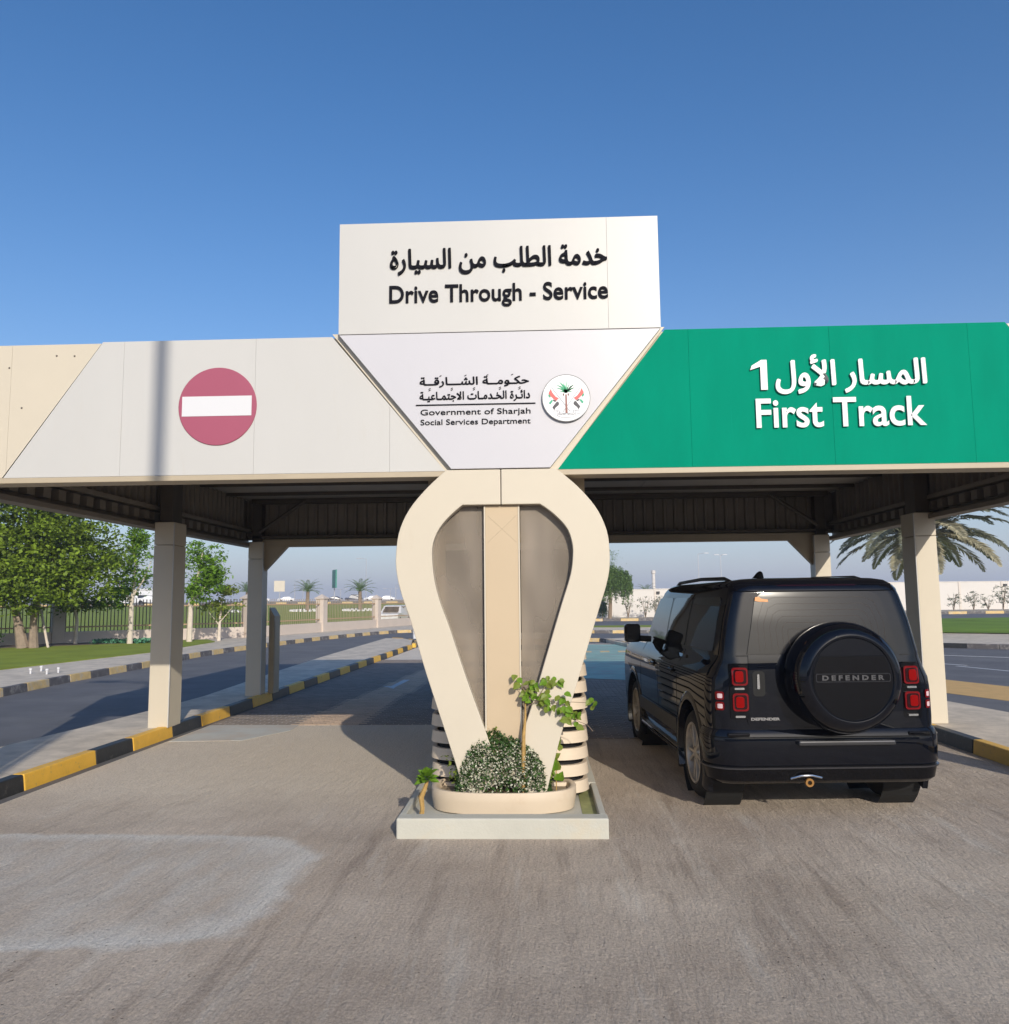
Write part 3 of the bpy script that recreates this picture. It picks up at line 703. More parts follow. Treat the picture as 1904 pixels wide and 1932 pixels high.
for tip, mid in (((950, 460), (935, 650)), ((720, 520), (840, 650)), ((1110, 515), (1010, 650)), ((650, 625), (800, 700)), ((1190, 615), (1050, 690)), ((640, 720), (800, 760)),
                 ((1210, 710), (1050, 760)), ((735, 835), (850, 830)), ((1120, 835), (1010, 830)), ((850, 560), (890, 690)), ((1040, 580), (980, 700))):
    c = (930, 880); fr.append([tip, (mid[0] - 14, mid[1] + 16), (c[0] - 26, c[1]), (c[0] + 26, c[1]), (mid[0] + 14, mid[1] - 16)])
flat('palm_fronds', fr, (.03, .38, .17), y=-.0165)
flat('date_bunches', [[(c - 18, 900), (c + 18, 900), (c + 20, 950), (c, 980), (c - 20, 950)] for c in (848, 1000)], (.15, .06, .05))
poles = [[(470, 700), (485, 690), (1065, 1475), (1040, 1480)], [(1400, 690), (1385, 680), (815, 1475), (840, 1485)]]
flat('flag_poles', poles, (.35, .37, .40), y=-.0145, th=.002)
mirx = lambda P: [(1865 - x, y - 10) for x, y in P]
fl = [[(455, 745), (395, 860), (385, 890), (430, 960), (590, 1110), (630, 1120), (700, 1050), (600, 990), (500, 860)]]
flat('flag_red', fl + [mirx(p) for p in fl], (.72, .12, .11))
fl = [[(395, 895), (375, 970), (435, 1030), (450, 980)], [(480, 1090), (520, 1125), (440, 1240), (390, 1190)]]
flat('flag_green', fl + [mirx(p) for p in fl], (.03, .36, .20))
fl = [[(530, 1085), (520, 1120), (590, 1165), (620, 1130)], [(600, 1200), (640, 1150), (690, 1170), (712, 1220), (690, 1270), (600, 1340), (560, 1420), (500, 1330)]]
flat('flag_black', fl + [mirx(p) for p in fl], (.05, .05, .06))
rb = [[(510, 1440), (640, 1430), (730, 1435), (720, 1510), (700, 1510), (700, 1450), (520, 1455)], [(640, 1460), (655, 1460), (660, 1590), (645, 1600)],
      [(500, 1530), (620, 1545), (620, 1555), (500, 1545)], [(630, 1600), (780, 1655), (940, 1665), (1100, 1655), (1260, 1600), (1260, 1590), (1100, 1645), (940, 1652), (780, 1642), (640, 1590)],
      [(700, 1505), (900, 1530), (1100, 1525), (1160, 1510), (1160, 1500), (1100, 1515), (900, 1520), (700, 1495)]]
flat('ribbon', rb + [mirx(p) for p in rb[:3]], (.42, .42, .45))
text_part('ribbon_lettering', 'Sharjah  ' + arabic('الشارقة'), (-.068, .070, -.150, -.128), -.0125, mat('emblem_text', (.3, .3, .33), .5), em, depth=.003)
# green side lettering
ts = thing('track_lettering', 'raised white lettering First Track with Arabic above it on the green fascia', 'sign lettering', (2.55, YF, 3.2))
tpart(ts, arabic('المسار الأول'), (2.027, 3.278, 3.487, 3.825), YF - .012, M_SIGNWHITE, nib=(.034, .018, 10, .7), depth=.010)
mb = MB(); mb.prism_xz([(1.905, 3.528), (1.961, 3.528), (1.961, 3.786), (1.915, 3.786), (1.835, 3.738), (1.820, 3.700), (1.905, 3.728)], YF - .022, YF - .012); wpart(mb, 'lettering', M_SIGNWHITE, ts)
tpart(ts, 'First Track', (1.855, 3.255, 3.20, 3.452), YF - .012, M_SIGNWHITE, offset=.016, depth=.010)
def ZP(a, c):
    px, py = (730 + a * .218) * 1.887, (340 + c * .218) * 1.887
    return ((px - 1012) / 1560 * 6.9 + .034, 1.78 - (py - 1129.0) / 1560 * 6.9 * 1.0)
mb = MB(); mb.prism_xz([(2.362, 3.556), (2.405, 3.548), (2.432, 3.562), (2.437, 3.600), (2.418, 3.618), (2.395, 3.600), (2.368, 3.575)], YF - .0235, YF - .012); wpart(mb, 'lettering', M_SIGNWHITE, ts)
# no entry disc
ne = thing('no_entry_sign', 'faded red round no entry sign with a white bar on the white fascia', 'sign', (-2.735, YF, 3.48))
mb = MB(); mb.lathe([(0, -.010), (.338, -.010), (.342, -.007), (.342, 0)], 64, 'y'); mb.build('disc', M_RED, ne, smooth=True)
mb = MB(); mb.box(-.308, .300, -.0135, -.0105, -.086, .088); mb.build('white_bar', M_SIGNWHITE, ne)

# ------------------------------------------------------------------ arch
oL = [(-.752, 2.884), (-.911, 2.738), (-1.059, 2.561), (-1.143, 2.384), (-1.171, 2.206), (-1.17, 2.048), (-1.128, 1.854), (-1.055, 1.649), (-.937, 1.255), (-.83, .93), (-.74, .66), (-.65, .38), (-.60, .16)]
oR = [(.175, 2.884), (.341, 2.738), (.482, 2.575), (.560, 2.427), (.598, 2.277), (.600, 2.062), (.568, 1.902), (.512, 1.733), (.395, 1.37), (.300, 1.07), (.191, .75), (.100, .43), (.03, .16)]
iL = [(-.617, 2.587), (-.716, 2.502), (-.796, 2.412), (-.849, 2.313), (-.871, 2.194), (-.854, 1.978), (-.806, 1.785), (-.73, 1.581), (-.599, 1.188), (-.453, .785), (-.36, .52), (-.31, .38)]
iR = [(.038, 2.587), (.160, 2.490), (.259, 2.375), (.296, 2.254), (.300, 2.166), (.278, 1.998), (.199, 1.752), (.076, 1.361), (-.04, .99), (-.111, .783), (-.20, .52), (-.25, .38)]
def smooth_chain(P, n=4, keep=(0, 1)):
    out = []
    for i in range(len(P) - 1):
        p0 = P[max(i - 1, 0)]; p1 = P[i]; p2 = P[i + 1]; p3 = P[min(i + 2, len(P) - 1)]
        if i == 0: p0 = p1
        for k in range(n):
            t = k / n
            out.append(tuple(.5 * ((2 * p1[j]) + (-p0[j] + p2[j]) * t + (2 * p0[j] - 5 * p1[j] + 4 * p2[j] - p3[j]) * t * t + (-p0[j] + 3 * p1[j] - 3 * p2[j] + p3[j]) * t ** 3) for j in (0, 1)))
    out.append(P[-1]); return out
arch = thing('keyhole_arch', 'cream keyhole-shaped arch standing between the two lanes under the centre board', 'arch', (-.28, 6.85, .15))
def strip(O, I, y0, y1):
    n = 60
    def res(P):
        L_ = [0]
        for a, c in zip(P, P[1:]): L_.append(L_[-1] + math.dist(a, c))
        out = []
        for k in range(n + 1):
            s = L_[-1] * k / n; j = max(i for i in range(len(L_)) if L_[i] <= s + 1e-9); j = min(j, len(P) - 2)
            t = (s - L_[j]) / (L_[j + 1] - L_[j]); out.append((lerp(P[j][0], P[j + 1][0], t), lerp(P[j][1], P[j + 1][1], t)))
        return out
    O, I = res(O), res(I); mb = MB()
    V = [(x, y0, z) for x, z in O] + [(x, y0, z) for x, z in I] + [(x, y1, z) for x, z in O] + [(x, y1, z) for x, z in I]; m_ = n + 1; F = []
    for k in range(n):
        F += [(k, k + 1, m_ + k + 1, m_ + k), (2 * m_ + k, 3 * m_ + k, 3 * m_ + k + 1, 2 * m_ + k + 1), (k, 2 * m_ + k, 2 * m_ + k + 1, k + 1), (m_ + k, m_ + k + 1, 3 * m_ + k + 1, 3 * m_ + k)]
    F += [(0, m_, 3 * m_, 2 * m_), (n, 2 * m_ + n, 3 * m_ + n, m_ + n)]
    mb.add(V, F); return mb
seam = -.292
OL = [(seam - .003, 2.884), (-.752, 2.884)] + smooth_chain(oL)[1:]; IL = [(seam - .003, 2.587), (-.617, 2.587)] + smooth_chain(iL)[1:]
OR_ = [(seam + .003, 2.884), (.175, 2.884)] + smooth_chain(oR)[1:]; IR = [(seam + .003, 2.587), (.038, 2.587)] + smooth_chain(iR)[1:]
IL[-1] = (-.283, .36); IR[-1] = (-.277, .36)
for O, I in ((OL, IL), (OR_, IR)):
    wpart(strip(O, I, 6.85, 7.12), 'arch_cladding', M_CREAM, arch, bevel=.006)
mb = MB(); mb.box(-.60, .03, 6.87, 7.10, .12, .16); wpart(mb, 'footing', M_CREAM, arch)
# post and panes
mb = MB(); mb.box(-.427, -.148, 6.90, 7.04, .36, 2.585); wpart(mb, 'centre_post', M_TAN, arch, bevel=.004)
for p_, q_ in (((-.41, 2.50), (-.165, 2.27)), ((-.165, 2.50), (-.41, 2.27))):
    mb = MB(); mb.tube([(p_[0], 6.8995, p_[1]), (q_[0], 6.8995, q_[1])], .0012, 4); wpart(mb, 'panel_seam', M_TRIM, arch)
for xx in (-.433, -.146):
    mb = MB(); mb.box(xx - .006, xx + .006, 6.893, 6.93, .40, 2.585); wpart(mb, 'glazing_bead', M_CREAM, arch)
def pane(chain, xin, name='glass_pane'):
    P = [p for p in chain if p[1] > .40]
    poly = P + [(xin, .41), (xin, 2.585)]
    mb = MB(); mb.prism_xz(poly, 6.955, 6.963); wpart(mb, name, M_DGLASS, arch)
pane([(min(x, -.445), z) for x, z in smooth_chain(iL)], -.44)
pane([(max(x, -.13), z) for x, z in smooth_chain(iR)], -.135)

# ------------------------------------------------------------------ booth
bt = thing('service_booth', 'narrow booth behind the arch clad in stacked cream boards with dark windows above', 'booth', (-.26, 8.8, .15))
X0, X1, Y0, Y1 = -.955, .43, 7.22, 13.0
def rrect(x0, x1, y0, y1, r_, n=6):
    P = []
    for cx, cy, a0 in ((x1 - r_, y0 + r_, -90), (x1 - r_, y1 - r_, 0), (x0 + r_, y1 - r_, 90), (x0 + r_, y0 + r_, 180)):
        for k in range(n + 1):
            a = R(a0 + 90 * k / n); P.append((cx + r_ * math.cos(a), cy + r_ * math.sin(a)))
    return P
mb = MB(); mb.prism_xy(rrect(X0 + .07, X1 - .07, Y0 + .07, Y1 - .07, .2), .14, 1.40); wpart(mb, 'booth_core', M_VOID, bt)
z = .155; k = 0
while z < 1.38:
    mb = MB(); n_ = 10
    lo = rrect(X0, X1, Y0, Y1, .26, n_); hi = rrect(X0 + .012, X1 - .012, Y0 + .012, Y1 - .012, .25, n_); ti = rrect(X0 + .05, X1 - .05, Y0 + .05, Y1 - .05, .22, n_)
    N_ = len(lo); z1_ = z + .094
    mb.add([(x, y, z) for x, y in lo] + [(x, y, z1_) for x, y in hi] + [(x, y, z1_) for x, y in ti] + [(x, y, z) for x, y in ti],
           [(i, (i + 1) % N_, N_ + (i + 1) % N_, N_ + i) for i in range(N_)] + [(N_ + i, N_ + (i + 1) % N_, 2 * N_ + (i + 1) % N_, 2 * N_ + i) for i in range(N_)] +
           [(3 * N_ + i, 3 * N_ + (i + 1) % N_, (i + 1) % N_, i) for i in range(N_)] + [(2 * N_ + i, 2 * N_ + (i + 1) % N_, 3 * N_ + (i + 1) % N_, 3 * N_ + i) for i in range(N_)])
    wpart(mb, 'louvre_board', M_BOARD, bt, smooth=True, ang=30)
    z += .139; k += 1
zt = z
mb = MB(); mb.prism_xy(rrect(X0 + .01, X1 - .01, Y0 + .02, Y1 - .01, .24), zt, zt + .05); wpart(mb, 'counter', M_TAN, bt)
for xa, xb in ((X0, X0 + .15), (X1 - .15, X1)):          # corner posts to the canopy
    for ya in (7.26, Y1 - .2):
        mb = MB(); mb.box(xa, xb, ya, ya + .16, zt + .05, 3.64); wpart(mb, 'corner_post', M_TAN, bt)
mb = MB(); mb.box(X0 + .15, X1 - .15, 7.30, 7.36, 2.30, 3.64); wpart(mb, 'head_panel', M_TAN, bt)
mb = MB(); mb.box(X0 + .15, X1 - .15, 7.285, 7.36, 2.235, 2.295); mb.box(X0 + .15, X1 - .15, 7.285, 7.36, zt + .05, zt + .10); wpart(mb, 'window_frame', M_SIGNWHITE, bt)
for xa, xb in ((X0 + .15, -.29), (-.235, X1 - .15)):
    mb = MB(); mb.box(xa, xb, 7.315, 7.325, zt + .10, 2.235); wpart(mb, 'window_pane', M_CGLASS, bt)
mb = MB(); mb.box(-.29, -.235, 7.29, 7.355, zt + .10, 2.235); wpart(mb, 'mullion', M_TRIM, bt)
for xa in (X0 + .02, X1 - .05):
    for ya, yb in ((8.35, 9.45), (10.6, 11.7)):
        mb = MB(); mb.box(xa, xa + .03, ya, yb, zt + .05, 2.25); wpart(mb, 'side_window', M_CGLASS, bt)
    for ya, yb in ((7.42, 8.345), (9.455, 10.595), (11.705, Y1 - .2)):
        mb = MB(); mb.box(xa, xa + .03, ya, yb, zt + .05, 2.25); wpart(mb, 'side_panel', M_TAN, bt)
    mb = MB(); mb.box(xa, xa + .03, 7.42, Y1 - .2, 2.255, 3.64); wpart(mb, 'side_panel', M_CREAM, bt)

# ------------------------------------------------------------------ plinth, planter
pl = thing('island_plinth', 'low greyish concrete plinth with a raised front edge at the foot of the arch', 'plinth', (-.3, 6.46, 0))
mb = MB(); mb.box(-1.095, .515, 6.455, 6.60, -.02, .15); wpart(mb, 'front_edge', M_GREYC, pl, bevel=.012)
mb = MB(); mb.box(-1.09, .505, 6.60, 7.70, -.02, .095); wpart(mb, 'plinth_floor', M_GREYC, pl)
for xa in (-1.09, .455):
    mb = MB(); mb.box(xa, xa + .05, 6.602, 7.70, .0, .148); wpart(mb, 'side_edge', M_GREYC, pl, bevel=.008)
mb = MB(); mb.box(-1.09, .505, 7.702, 13.6, -.02, .15); wpart(mb, 'island_slab', M_GREYC, pl, bevel=.01)
mb = MB(); mb.box(.335, .450, 6.62, 7.68, .0955, .099); o = wpart(mb, 'stained_floor', M_ALGAE, pl); o['label'] = 'olive stained strip of floor'
pt = thing('planter', 'oval cream planter on the plinth holding the white-flecked shrub', 'planter', (-.30, 7.10, .095))
def stad(w, d, n=14, p=2.6):
    P = []
    for k in range(4 * n):
        t = 2 * math.pi * k / (4 * n); c, s = math.cos(t), math.sin(t)
        P.append((w * math.copysign(abs(c) ** (2 / p), c), d * math.copysign(abs(s) ** (2 / p), s)))
    return P
prof = [(.86, 0), (.97, .01), (1.0, .10), (1.0, .165), (.985, .175), (.93, .175), (.915, .165), (.90, .10), (.0, .10)]
mb = MB(); rings = []
for s, h in prof: rings += [(x * s, y * s, h) for x, y in stad(.60, .37)]
N_ = 56
mb.add(rings, [(j * N_ + i, j * N_ + (i + 1) % N_, (j + 1) * N_ + (i + 1) % N_, (j + 1) * N_ + i) for j in range(len(prof) - 1) for i in range(N_)])
mb.build('planter_body', M_PLANTER, pt, smooth=True, ang=50)
mb = MB(); mb.prism_xy([(x * .895, y * .895) for x, y in stad(.60, .37)], .101, .125); mb.build('soil', M_SOIL, pt)
# shrub
sh = thing('flowering_shrub', 'dense low shrub flecked with white leaves filling the planter', 'shrub', (-.30, 6.99, .245))
pts = []; pw = []
def shrub_pt():
    while True:
        u = random.uniform(-1, 1); x = u * .39
        h = .42 * (1 - abs(u) ** 3) ** .7 + .10 * math.exp(-((x + .12) / .13) ** 2) + random.uniform(-.02, .03)
        z_ = h * random.random() ** .55
        yr = .21 * math.sqrt(max(.06, 1 - (z_ / .56) ** 2)) * (1 - abs(u) ** 5) ** .5
        y = random.choice((-1, -1, 1)) * yr * random.uniform(.75, 1.05)
        return (x, y, z_ - .01)
for _ in range(6500): pts.append(shrub_pt())
leaf_cloud(pts, .032, .5).build('foliage', M_DKLEAF, sh, recalc=False)
for _ in range(5200):
    p = shrub_pt()
    if abs(p[0]) < .33 or random.random() < .45: pw.append((p[0] * .98, p[1] * 1.06, p[2] * 1.0 + .004))
pw = [p for p in pw if p[2] < .37 + random.uniform(-.05, .04)]
leaf_cloud(pw, .021, .6).build('white_leaves', M_FLOWER, sh, recalc=False)
pts = [(random.gauss(-.12, .06), random.uniform(-.12, .02), random.uniform(.33, .53)) for _ in range(260)] + [(random.gauss(.35, .035), random.uniform(-.12, .05), random.uniform(.06, .38)) for _ in range(260)] + \
      [(random.gauss(-.37, .04), random.uniform(-.10, .05), random.uniform(.05, .30)) for _ in range(150)]
tag(leaf_cloud(pts, .036, .6).build('young_shoots', M_LEAF_C, sh, recalc=False), kind='stuff')
# sapling rooted in the planter
sp = thing('sapling', 'thin yellow-stemmed sapling with green heart-shaped leaves arching over the planter', 'sapling', (-.13, 6.80, .20))
def SP(a, c): return (-.261 + .000577 * a + .13, 0, 1.311 - .000577 * c - .20)
mb = MB(); mb.tube([(0.0, .05, 0), (.0, .02, .25), SP(235, 1050), SP(262, 800), SP(265, 600)], [.020, .018, .015, .009, .006], 7); mb.build('stem', M_STEM, sp, smooth=True)
mb = MB()
for path in (((265, 600), (290, 470), (370, 330)), ((290, 470), (180, 330)), ((262, 660), (400, 590), (580, 560), (780, 640), (850, 740), (930, 830)), ((400, 590), (560, 350), (650, 330)),
             ((780, 640), (900, 590), (1100, 600), (1230, 590)), ((900, 760), (1010, 860), (1120, 900), (1200, 990)), ((600, 560), (780, 540))):
    mb.tube([SP(*p) for p in path], .0025, 5)
mb.build('twigs', M_BARK, sp)
def heart_leaf(mb, c, size, dirv, nrm):
    d = Vector(dirv).normalized(); n = Vector(nrm).normalized(); w = d.cross(n).normalized(); n = w.cross(d); c = Vector(c)
    P = [(0, 0, 0), (.16, .42, .06), (.5, .48, .05), (.8, .25, -.02), (1.05, 0, -.16), (.8, -.25, -.02), (.5, -.48, .05), (.16, -.42, .06), (.45, 0, -.06)]
    V = [c + d * (a * size) + w * (b_ * size * .85) + n * (h * size) for a, b_, h in P]
    mb.add(V, [(0, 8, 1), (1, 8, 2), (2, 8, 3), (3, 8, 4), (4, 8, 5), (5, 8, 6), (6, 8, 7), (7, 8, 0)])
first = None
for (a, c, n_) in ((180, 310, 4), (370, 310, 5), (330, 380, 5), (290, 470, 6), (270, 520, 5), (560, 310, 4), (650, 280, 5), (690, 320, 4), (580, 490, 6), (430, 550, 4), (520, 540, 4), (590, 620, 3), (780, 540, 5), (830, 600, 5),
                   (830, 720, 5), (880, 760, 4), (940, 760, 5), (1010, 860, 2), (1230, 560, 3), (1215, 600, 2)):
    for _ in range(n_):
        mb = MB(); p = SP(a + random.gauss(0, 42), c + random.gauss(0, 42))
        heart_leaf(mb, (p[0], random.uniform(-.05, .05), p[2]), random.uniform(.046, .072), (random.gauss(0, .6), random.gauss(-.2, .5), -random.uniform(.1, 1)), (random.gauss(0, .4), -1, random.gauss(.5, .4)))
        mb.build('leaf', M_LEAF_B if random.random() < .4 else M_LEAF_C, sp, recalc=False)
# little rosette plant on the plinth
rp = thing('rosette_plant', 'small leafy plant with a knobbly bent stem on the left corner of the plinth', 'plant', (-.935, 6.68, .095))
mb = MB(); mb.tube([(0.0, 0, 0), (.01, 0, .08), (.0, 0, .16), (.03, 0, .23), (.05, .0, .29)], [.022, .018, .022, .016, .012], 7); mb.build('stem', M_STEM, rp, smooth=True)
for i in range(34):
    a = random.uniform(0, 2 * math.pi); el = random.uniform(-.3, 1.1); d = (math.cos(a) * math.cos(el), math.sin(a) * math.cos(el), math.sin(el))
    mb = MB(); heart_leaf(mb, (.045 + d[0] * .02, d[1] * .02, .30 + d[2] * .03), random.uniform(.055, .10), d, (-d[0] * .5, -d[1] * .5 - .4, 1)); mb.build('leaf', M_LEAF_B, rp, recalc=False)
wd = thing('corner_weed', 'upright lime green weed between the arch foot and the striped boards', 'plant', (.135, 7.02, .2))
for i in range(16):
    mb = MB(); a = random.uniform(0, 6.28); heart_leaf(mb, (random.gauss(0, .02), random.gauss(0, .02), random.uniform(.10, .40)), random.uniform(.05, .09), (math.cos(a) * .5, -.3, random.uniform(.2, 1)), (0, -1, .6)); mb.build('leaf', M_LEAF_C if i % 2 else M_LEAF_B, wd, recalc=False)
mb = MB(); mb.tube([(0, 0, -.1), (0, 0, .4)], .005, 5); mb.build('stem', M_STEM, wd)

# ================================================================== BLACK OFF-ROADER
CW = [(.28, .88), (.36, .915), (.50, .94), (.80, .952), (1.02, .950), (1.12, .938), (1.20, .905), (1.255, .870), (1.29, .850), (1.32, .842), (1.60, .790), (1.80, .735), (1.86, .718), (1.90, .695), (1.935, .650), (1.952, .58), (1.965, .40), (1.968, .15)]
CY0 = [(.28, .10), (.36, .03), (.60, .0), (1.25, .0), (1.32, .012), (1.60, .045), (1.80, .075), (1.86, .085), (1.90, .11), (1.935, .16), (1.952, .24), (1.965, .42), (1.968, .8)]
CY1 = [(.28, 4.60), (.5, 4.72), (1.0, 4.72), (1.12, 4.68), (1.20, 4.60), (1.255, 4.4), (1.256, 3.56), (1.32, 3.50), (1.60, 3.27), (1.80, 3.08), (1.86, 3.02), (1.90, 2.95), (1.935, 2.86), (1.952, 2.75), (1.965, 2.5), (1.968, 2.0)]
CR = [(.28, .16), (.6, .22), (1.2, .22), (1.32, .13), (1.8, .12), (1.9, .14), (1.968, .1)]
def W(z): return interp(CW, z)
def side_x(y, z):
    w, r_, y0 = W(z), interp(CR, z), interp(CY0, z)
    if y < y0 + r_:
        d = max(0, r_ - (y - y0)); return w - (r_ - math.sqrt(max(0, r_ * r_ - d * d)))
    return w
def rear_y(x, z):
    w, r_, y0 = W(z), interp(CR, z), interp(CY0, z); x = abs(x); bow = .02 * (x / w) ** 2
    if x > w - r_:
        d = min(r_, x - (w - r_)); return y0 + bow * 0 + .02 * ((w - r_) / w) ** 2 + r_ - math.sqrt(max(0, r_ * r_ - d * d))
    return y0 + bow
def ring(z, nc=8, nb=10):
    w, r_, y0, y1 = W(z), interp(CR, z), interp(CY0, z), interp(CY1, z); P = []
    for k in range(nb + 1):
        x = lerp(-(w - r_), w - r_, k / nb); P.append((x, y0 + .02 * (x / w) ** 2))
    base = .02 * ((w - r_) / w) ** 2
    for k in range(1, nc + 1):
        a = math.pi / 2 * k / nc; P.append((w - r_ + r_ * math.sin(a), y0 + base * (1 - k / nc) + r_ * (1 - math.cos(a))))
    for k in range(1, 8): P.append((w, lerp(y0 + r_, y1 - .2, k / 8)))
    for k in range(nc + 1):
        a = math.pi / 2 * k / nc; P.append((w - .2 + .2 * math.cos(a), y1 - .2 + .2 * math.sin(a)))
    Q = [(-x, y) for x, y in P[nb + 1:]][::-1]
    return P + Q
car = thing('off_road_car', 'black boxy off-road car with a covered spare wheel on its tailgate in the right lane', 'car', (2.36, 7.02, 0), R(2.9))
zs = sorted(set([.28, .32, .36, .42, .5, .6, .7, .8, .9, 1.0, 1.06, 1.12, 1.16, 1.20, 1.23, 1.255, 1.256, 1.29, 1.32, 1.4, 1.5, 1.6, 1.7, 1.8, 1.83, 1.86, 1.88, 1.90, 1.92, 1.935, 1.945, 1.952, 1.96, 1.965, 1.968]))
RG = [ring(z) for z in zs]; N_ = len(RG[0]); V = []; F = []
for z, P in zip(zs, RG): V += [(x, y, z) for x, y in P]
for j in range(len(zs) - 1):
    for i in range(N_): F.append((j * N_ + i, j * N_ + (i + 1) % N_, (j + 1) * N_ + (i + 1) % N_, (j + 1) * N_ + i))
F.append(tuple(range(N_ - 1, -1, -1))); F.append(tuple(range((len(zs) - 1) * N_, len(zs) * N_)))
mb = MB(); mb.add(V, F); body = mb.build('body', M_PAINT, car, smooth=True, ang=32)
WY = (.80, 3.822)
cut = MB()
for wy in WY:
    for s in (-1, 1):
        P = [(wy + .47 * math.cos(t), .40 + .47 * math.sin(t)) for t in [2 * math.pi * k / 40 for k in range(40)]]
        xa, xb = (s * .62, s * 1.1) if s > 0 else (-1.1, -.62)
        n0 = len(cut.v); cut.v += [(xa, y, z) for y, z in P] + [(xb, y, z) for y, z in P]
        cut.f += [tuple(n0 + i for i in range(40)), tuple(n0 + 79 - i for i in range(40))] + [(n0 + i, n0 + 40 + i, n0 + 40 + (i + 1) % 40, n0 + (i + 1) % 40) for i in range(40)]
co = cut.build('cutter', M_PLASTIC, None)
bo = body.modifiers.new('cut', 'BOOLEAN'); bo.object = co; bo.operation = 'DIFFERENCE'; bo.solver = 'EXACT'
body.parent = None; bpy.context.view_layer.update()
me = bpy.data.meshes.new_from_object(body.evaluated_get(bpy.context.evaluated_depsgraph_get()))
body.modifiers.clear(); body.data = me; body.parent = car; body.data.name = 'body'
bpy.data.objects.remove(co)
me.shade_smooth(); me.set_sharp_from_angle(angle=R(32))

def rpatch(name, m, rows, off, cols=16, th=.02, parent=car, mapper=None, smooth=True, label=None, ang=50):
    """panel on the rear face: rows = [(z, xl, xr)]"""
    if mapper is None: mapper = lambda x, z, o: (x, rear_y(x, z) - o, z)
    mb = MB(); V = []; n = cols + 1; m_ = len(rows)
    for o_ in (off, off - th):
        for z, xl, xr in rows: V += [mapper(lerp(xl, xr, i / cols), z, o_) for i in range(n)]
    F = [(j * n + i, j * n + i + 1, (j + 1) * n + i + 1, (j + 1) * n + i) for j in range(m_ - 1) for i in range(cols)]
    K = m_ * n
    F += [(i + 1, i, K + i, K + i + 1) for i in range(cols)] + [((m_ - 1) * n + i, (m_ - 1) * n + i + 1, K + (m_ - 1) * n + i + 1, K + (m_ - 1) * n + i) for i in range(cols)]
    F += [(j * n, (j + 1) * n, K + (j + 1) * n, K + j * n) for j in range(m_ - 1)] + [((j + 1) * n + cols, j * n + cols, K + j * n + cols, K + (j + 1) * n + cols) for j in range(m_ - 1)]
    mb.add(V, F); o = mb.build(name, m, parent, smooth=smooth, recalc=True, ang=ang)
    if label: o['label'] = label
    return o
def rr(z0, z1, xl0, xr0, xl1, xr1, rt, rb, n=10, nc=5):
    zz = set([z0, z1]); [zz.add(lerp(z0, z1, k / n)) for k in range(n + 1)]
    for k in range(nc + 1):
        a = math.pi / 2 * k / nc
        if rt: zz.add(z1 - rt * (1 - math.sin(a)))
        if rb: zz.add(z0 + rb * (1 - math.sin(a)))
    out = []
    for z in sorted(zz):
        t = (z - z0) / (z1 - z0); l, r_ = lerp(xl0, xl1, t), lerp(xr0, xr1, t); i = 0
        if rt and z > z1 - rt: i = rt - math.sqrt(max(0, rt * rt - (z - z1 + rt) ** 2))
        if rb and z < z0 + rb: i = rb - math.sqrt(max(0, rb * rb - (z0 + rb - z) ** 2))
        out.append((z, l + i, r_ - i))
    return out
def side_map(s): return lambda y, z, o: (s * (side_x(y, z) + o), y, z)

# tailgate, rear window, roof edge
rpatch('tailgate', M_PAINT, rr(.74, 1.318, -.655, .66, -.625, .63, 0, .05), .010, 20)
rw = rpatch('rear_window', M_REARGL, rr(1.326, 1.836, -.632, .632, -.520, .520, .09, 0, n=14), .010, 24)
for k in range(6):                        # heating lines
    inset = .05 + k * .052; zt_ = 1.79 - k * .052
    P = [(-.575 + inset, 1.36), (-.575 + inset * .95, zt_ - .20 + k * .03), (-.50 + inset * .7, zt_ - .035), (-.40 + inset * .4, zt_), (.40 - inset * .4, zt_), (.50 - inset * .7, zt_ - .035), (.575 - inset * .95, zt_ - .20 + k * .03), (.585 - inset, 1.36)]
    Q = []
    for a, c in zip(P, P[1:]):
        for t in range(6): Q.append((lerp(a[0], c[0], t / 6), lerp(a[1], c[1], t / 6)))
    mb = MB(); mb.tube([(x, rear_y(x, z) - .0105, z) for x, z in Q], .0009, 4); mb.build('heating_line', M_DEFROST, rw)
mb = MB(); mb.prism_xz([(-.535, 1.765), (-.50, 1.758), (-.42, 1.755), (-.425, 1.775), (-.48, 1.783), (-.50, 1.80), (-.53, 1.795)], rear_y(-.5, 1.77) - .016, rear_y(-.5, 1.77) - .0125); mb.build('sticker', M_ORANGE, rw)
rpatch('roof_spoiler', M_PAINT, rr(1.848, 1.905, -.705, .705, -.68, .68, 0, 0, n=4), .018, 24, th=.04)
rpatch('brake_light', M_LENSDK, [(1.888, -.33, .33), (1.897, -.33, .33)], .021, 8, th=.01)
for s in (-1, 1):                          # black pillar seams
    rpatch('seam', M_VOID, [(1.308, min(s * .63, s * .86), max(s * .63, s * .86)), (1.316, min(s * .63, s * .86), max(s * .63, s * .86))], .002, 6, th=.01)
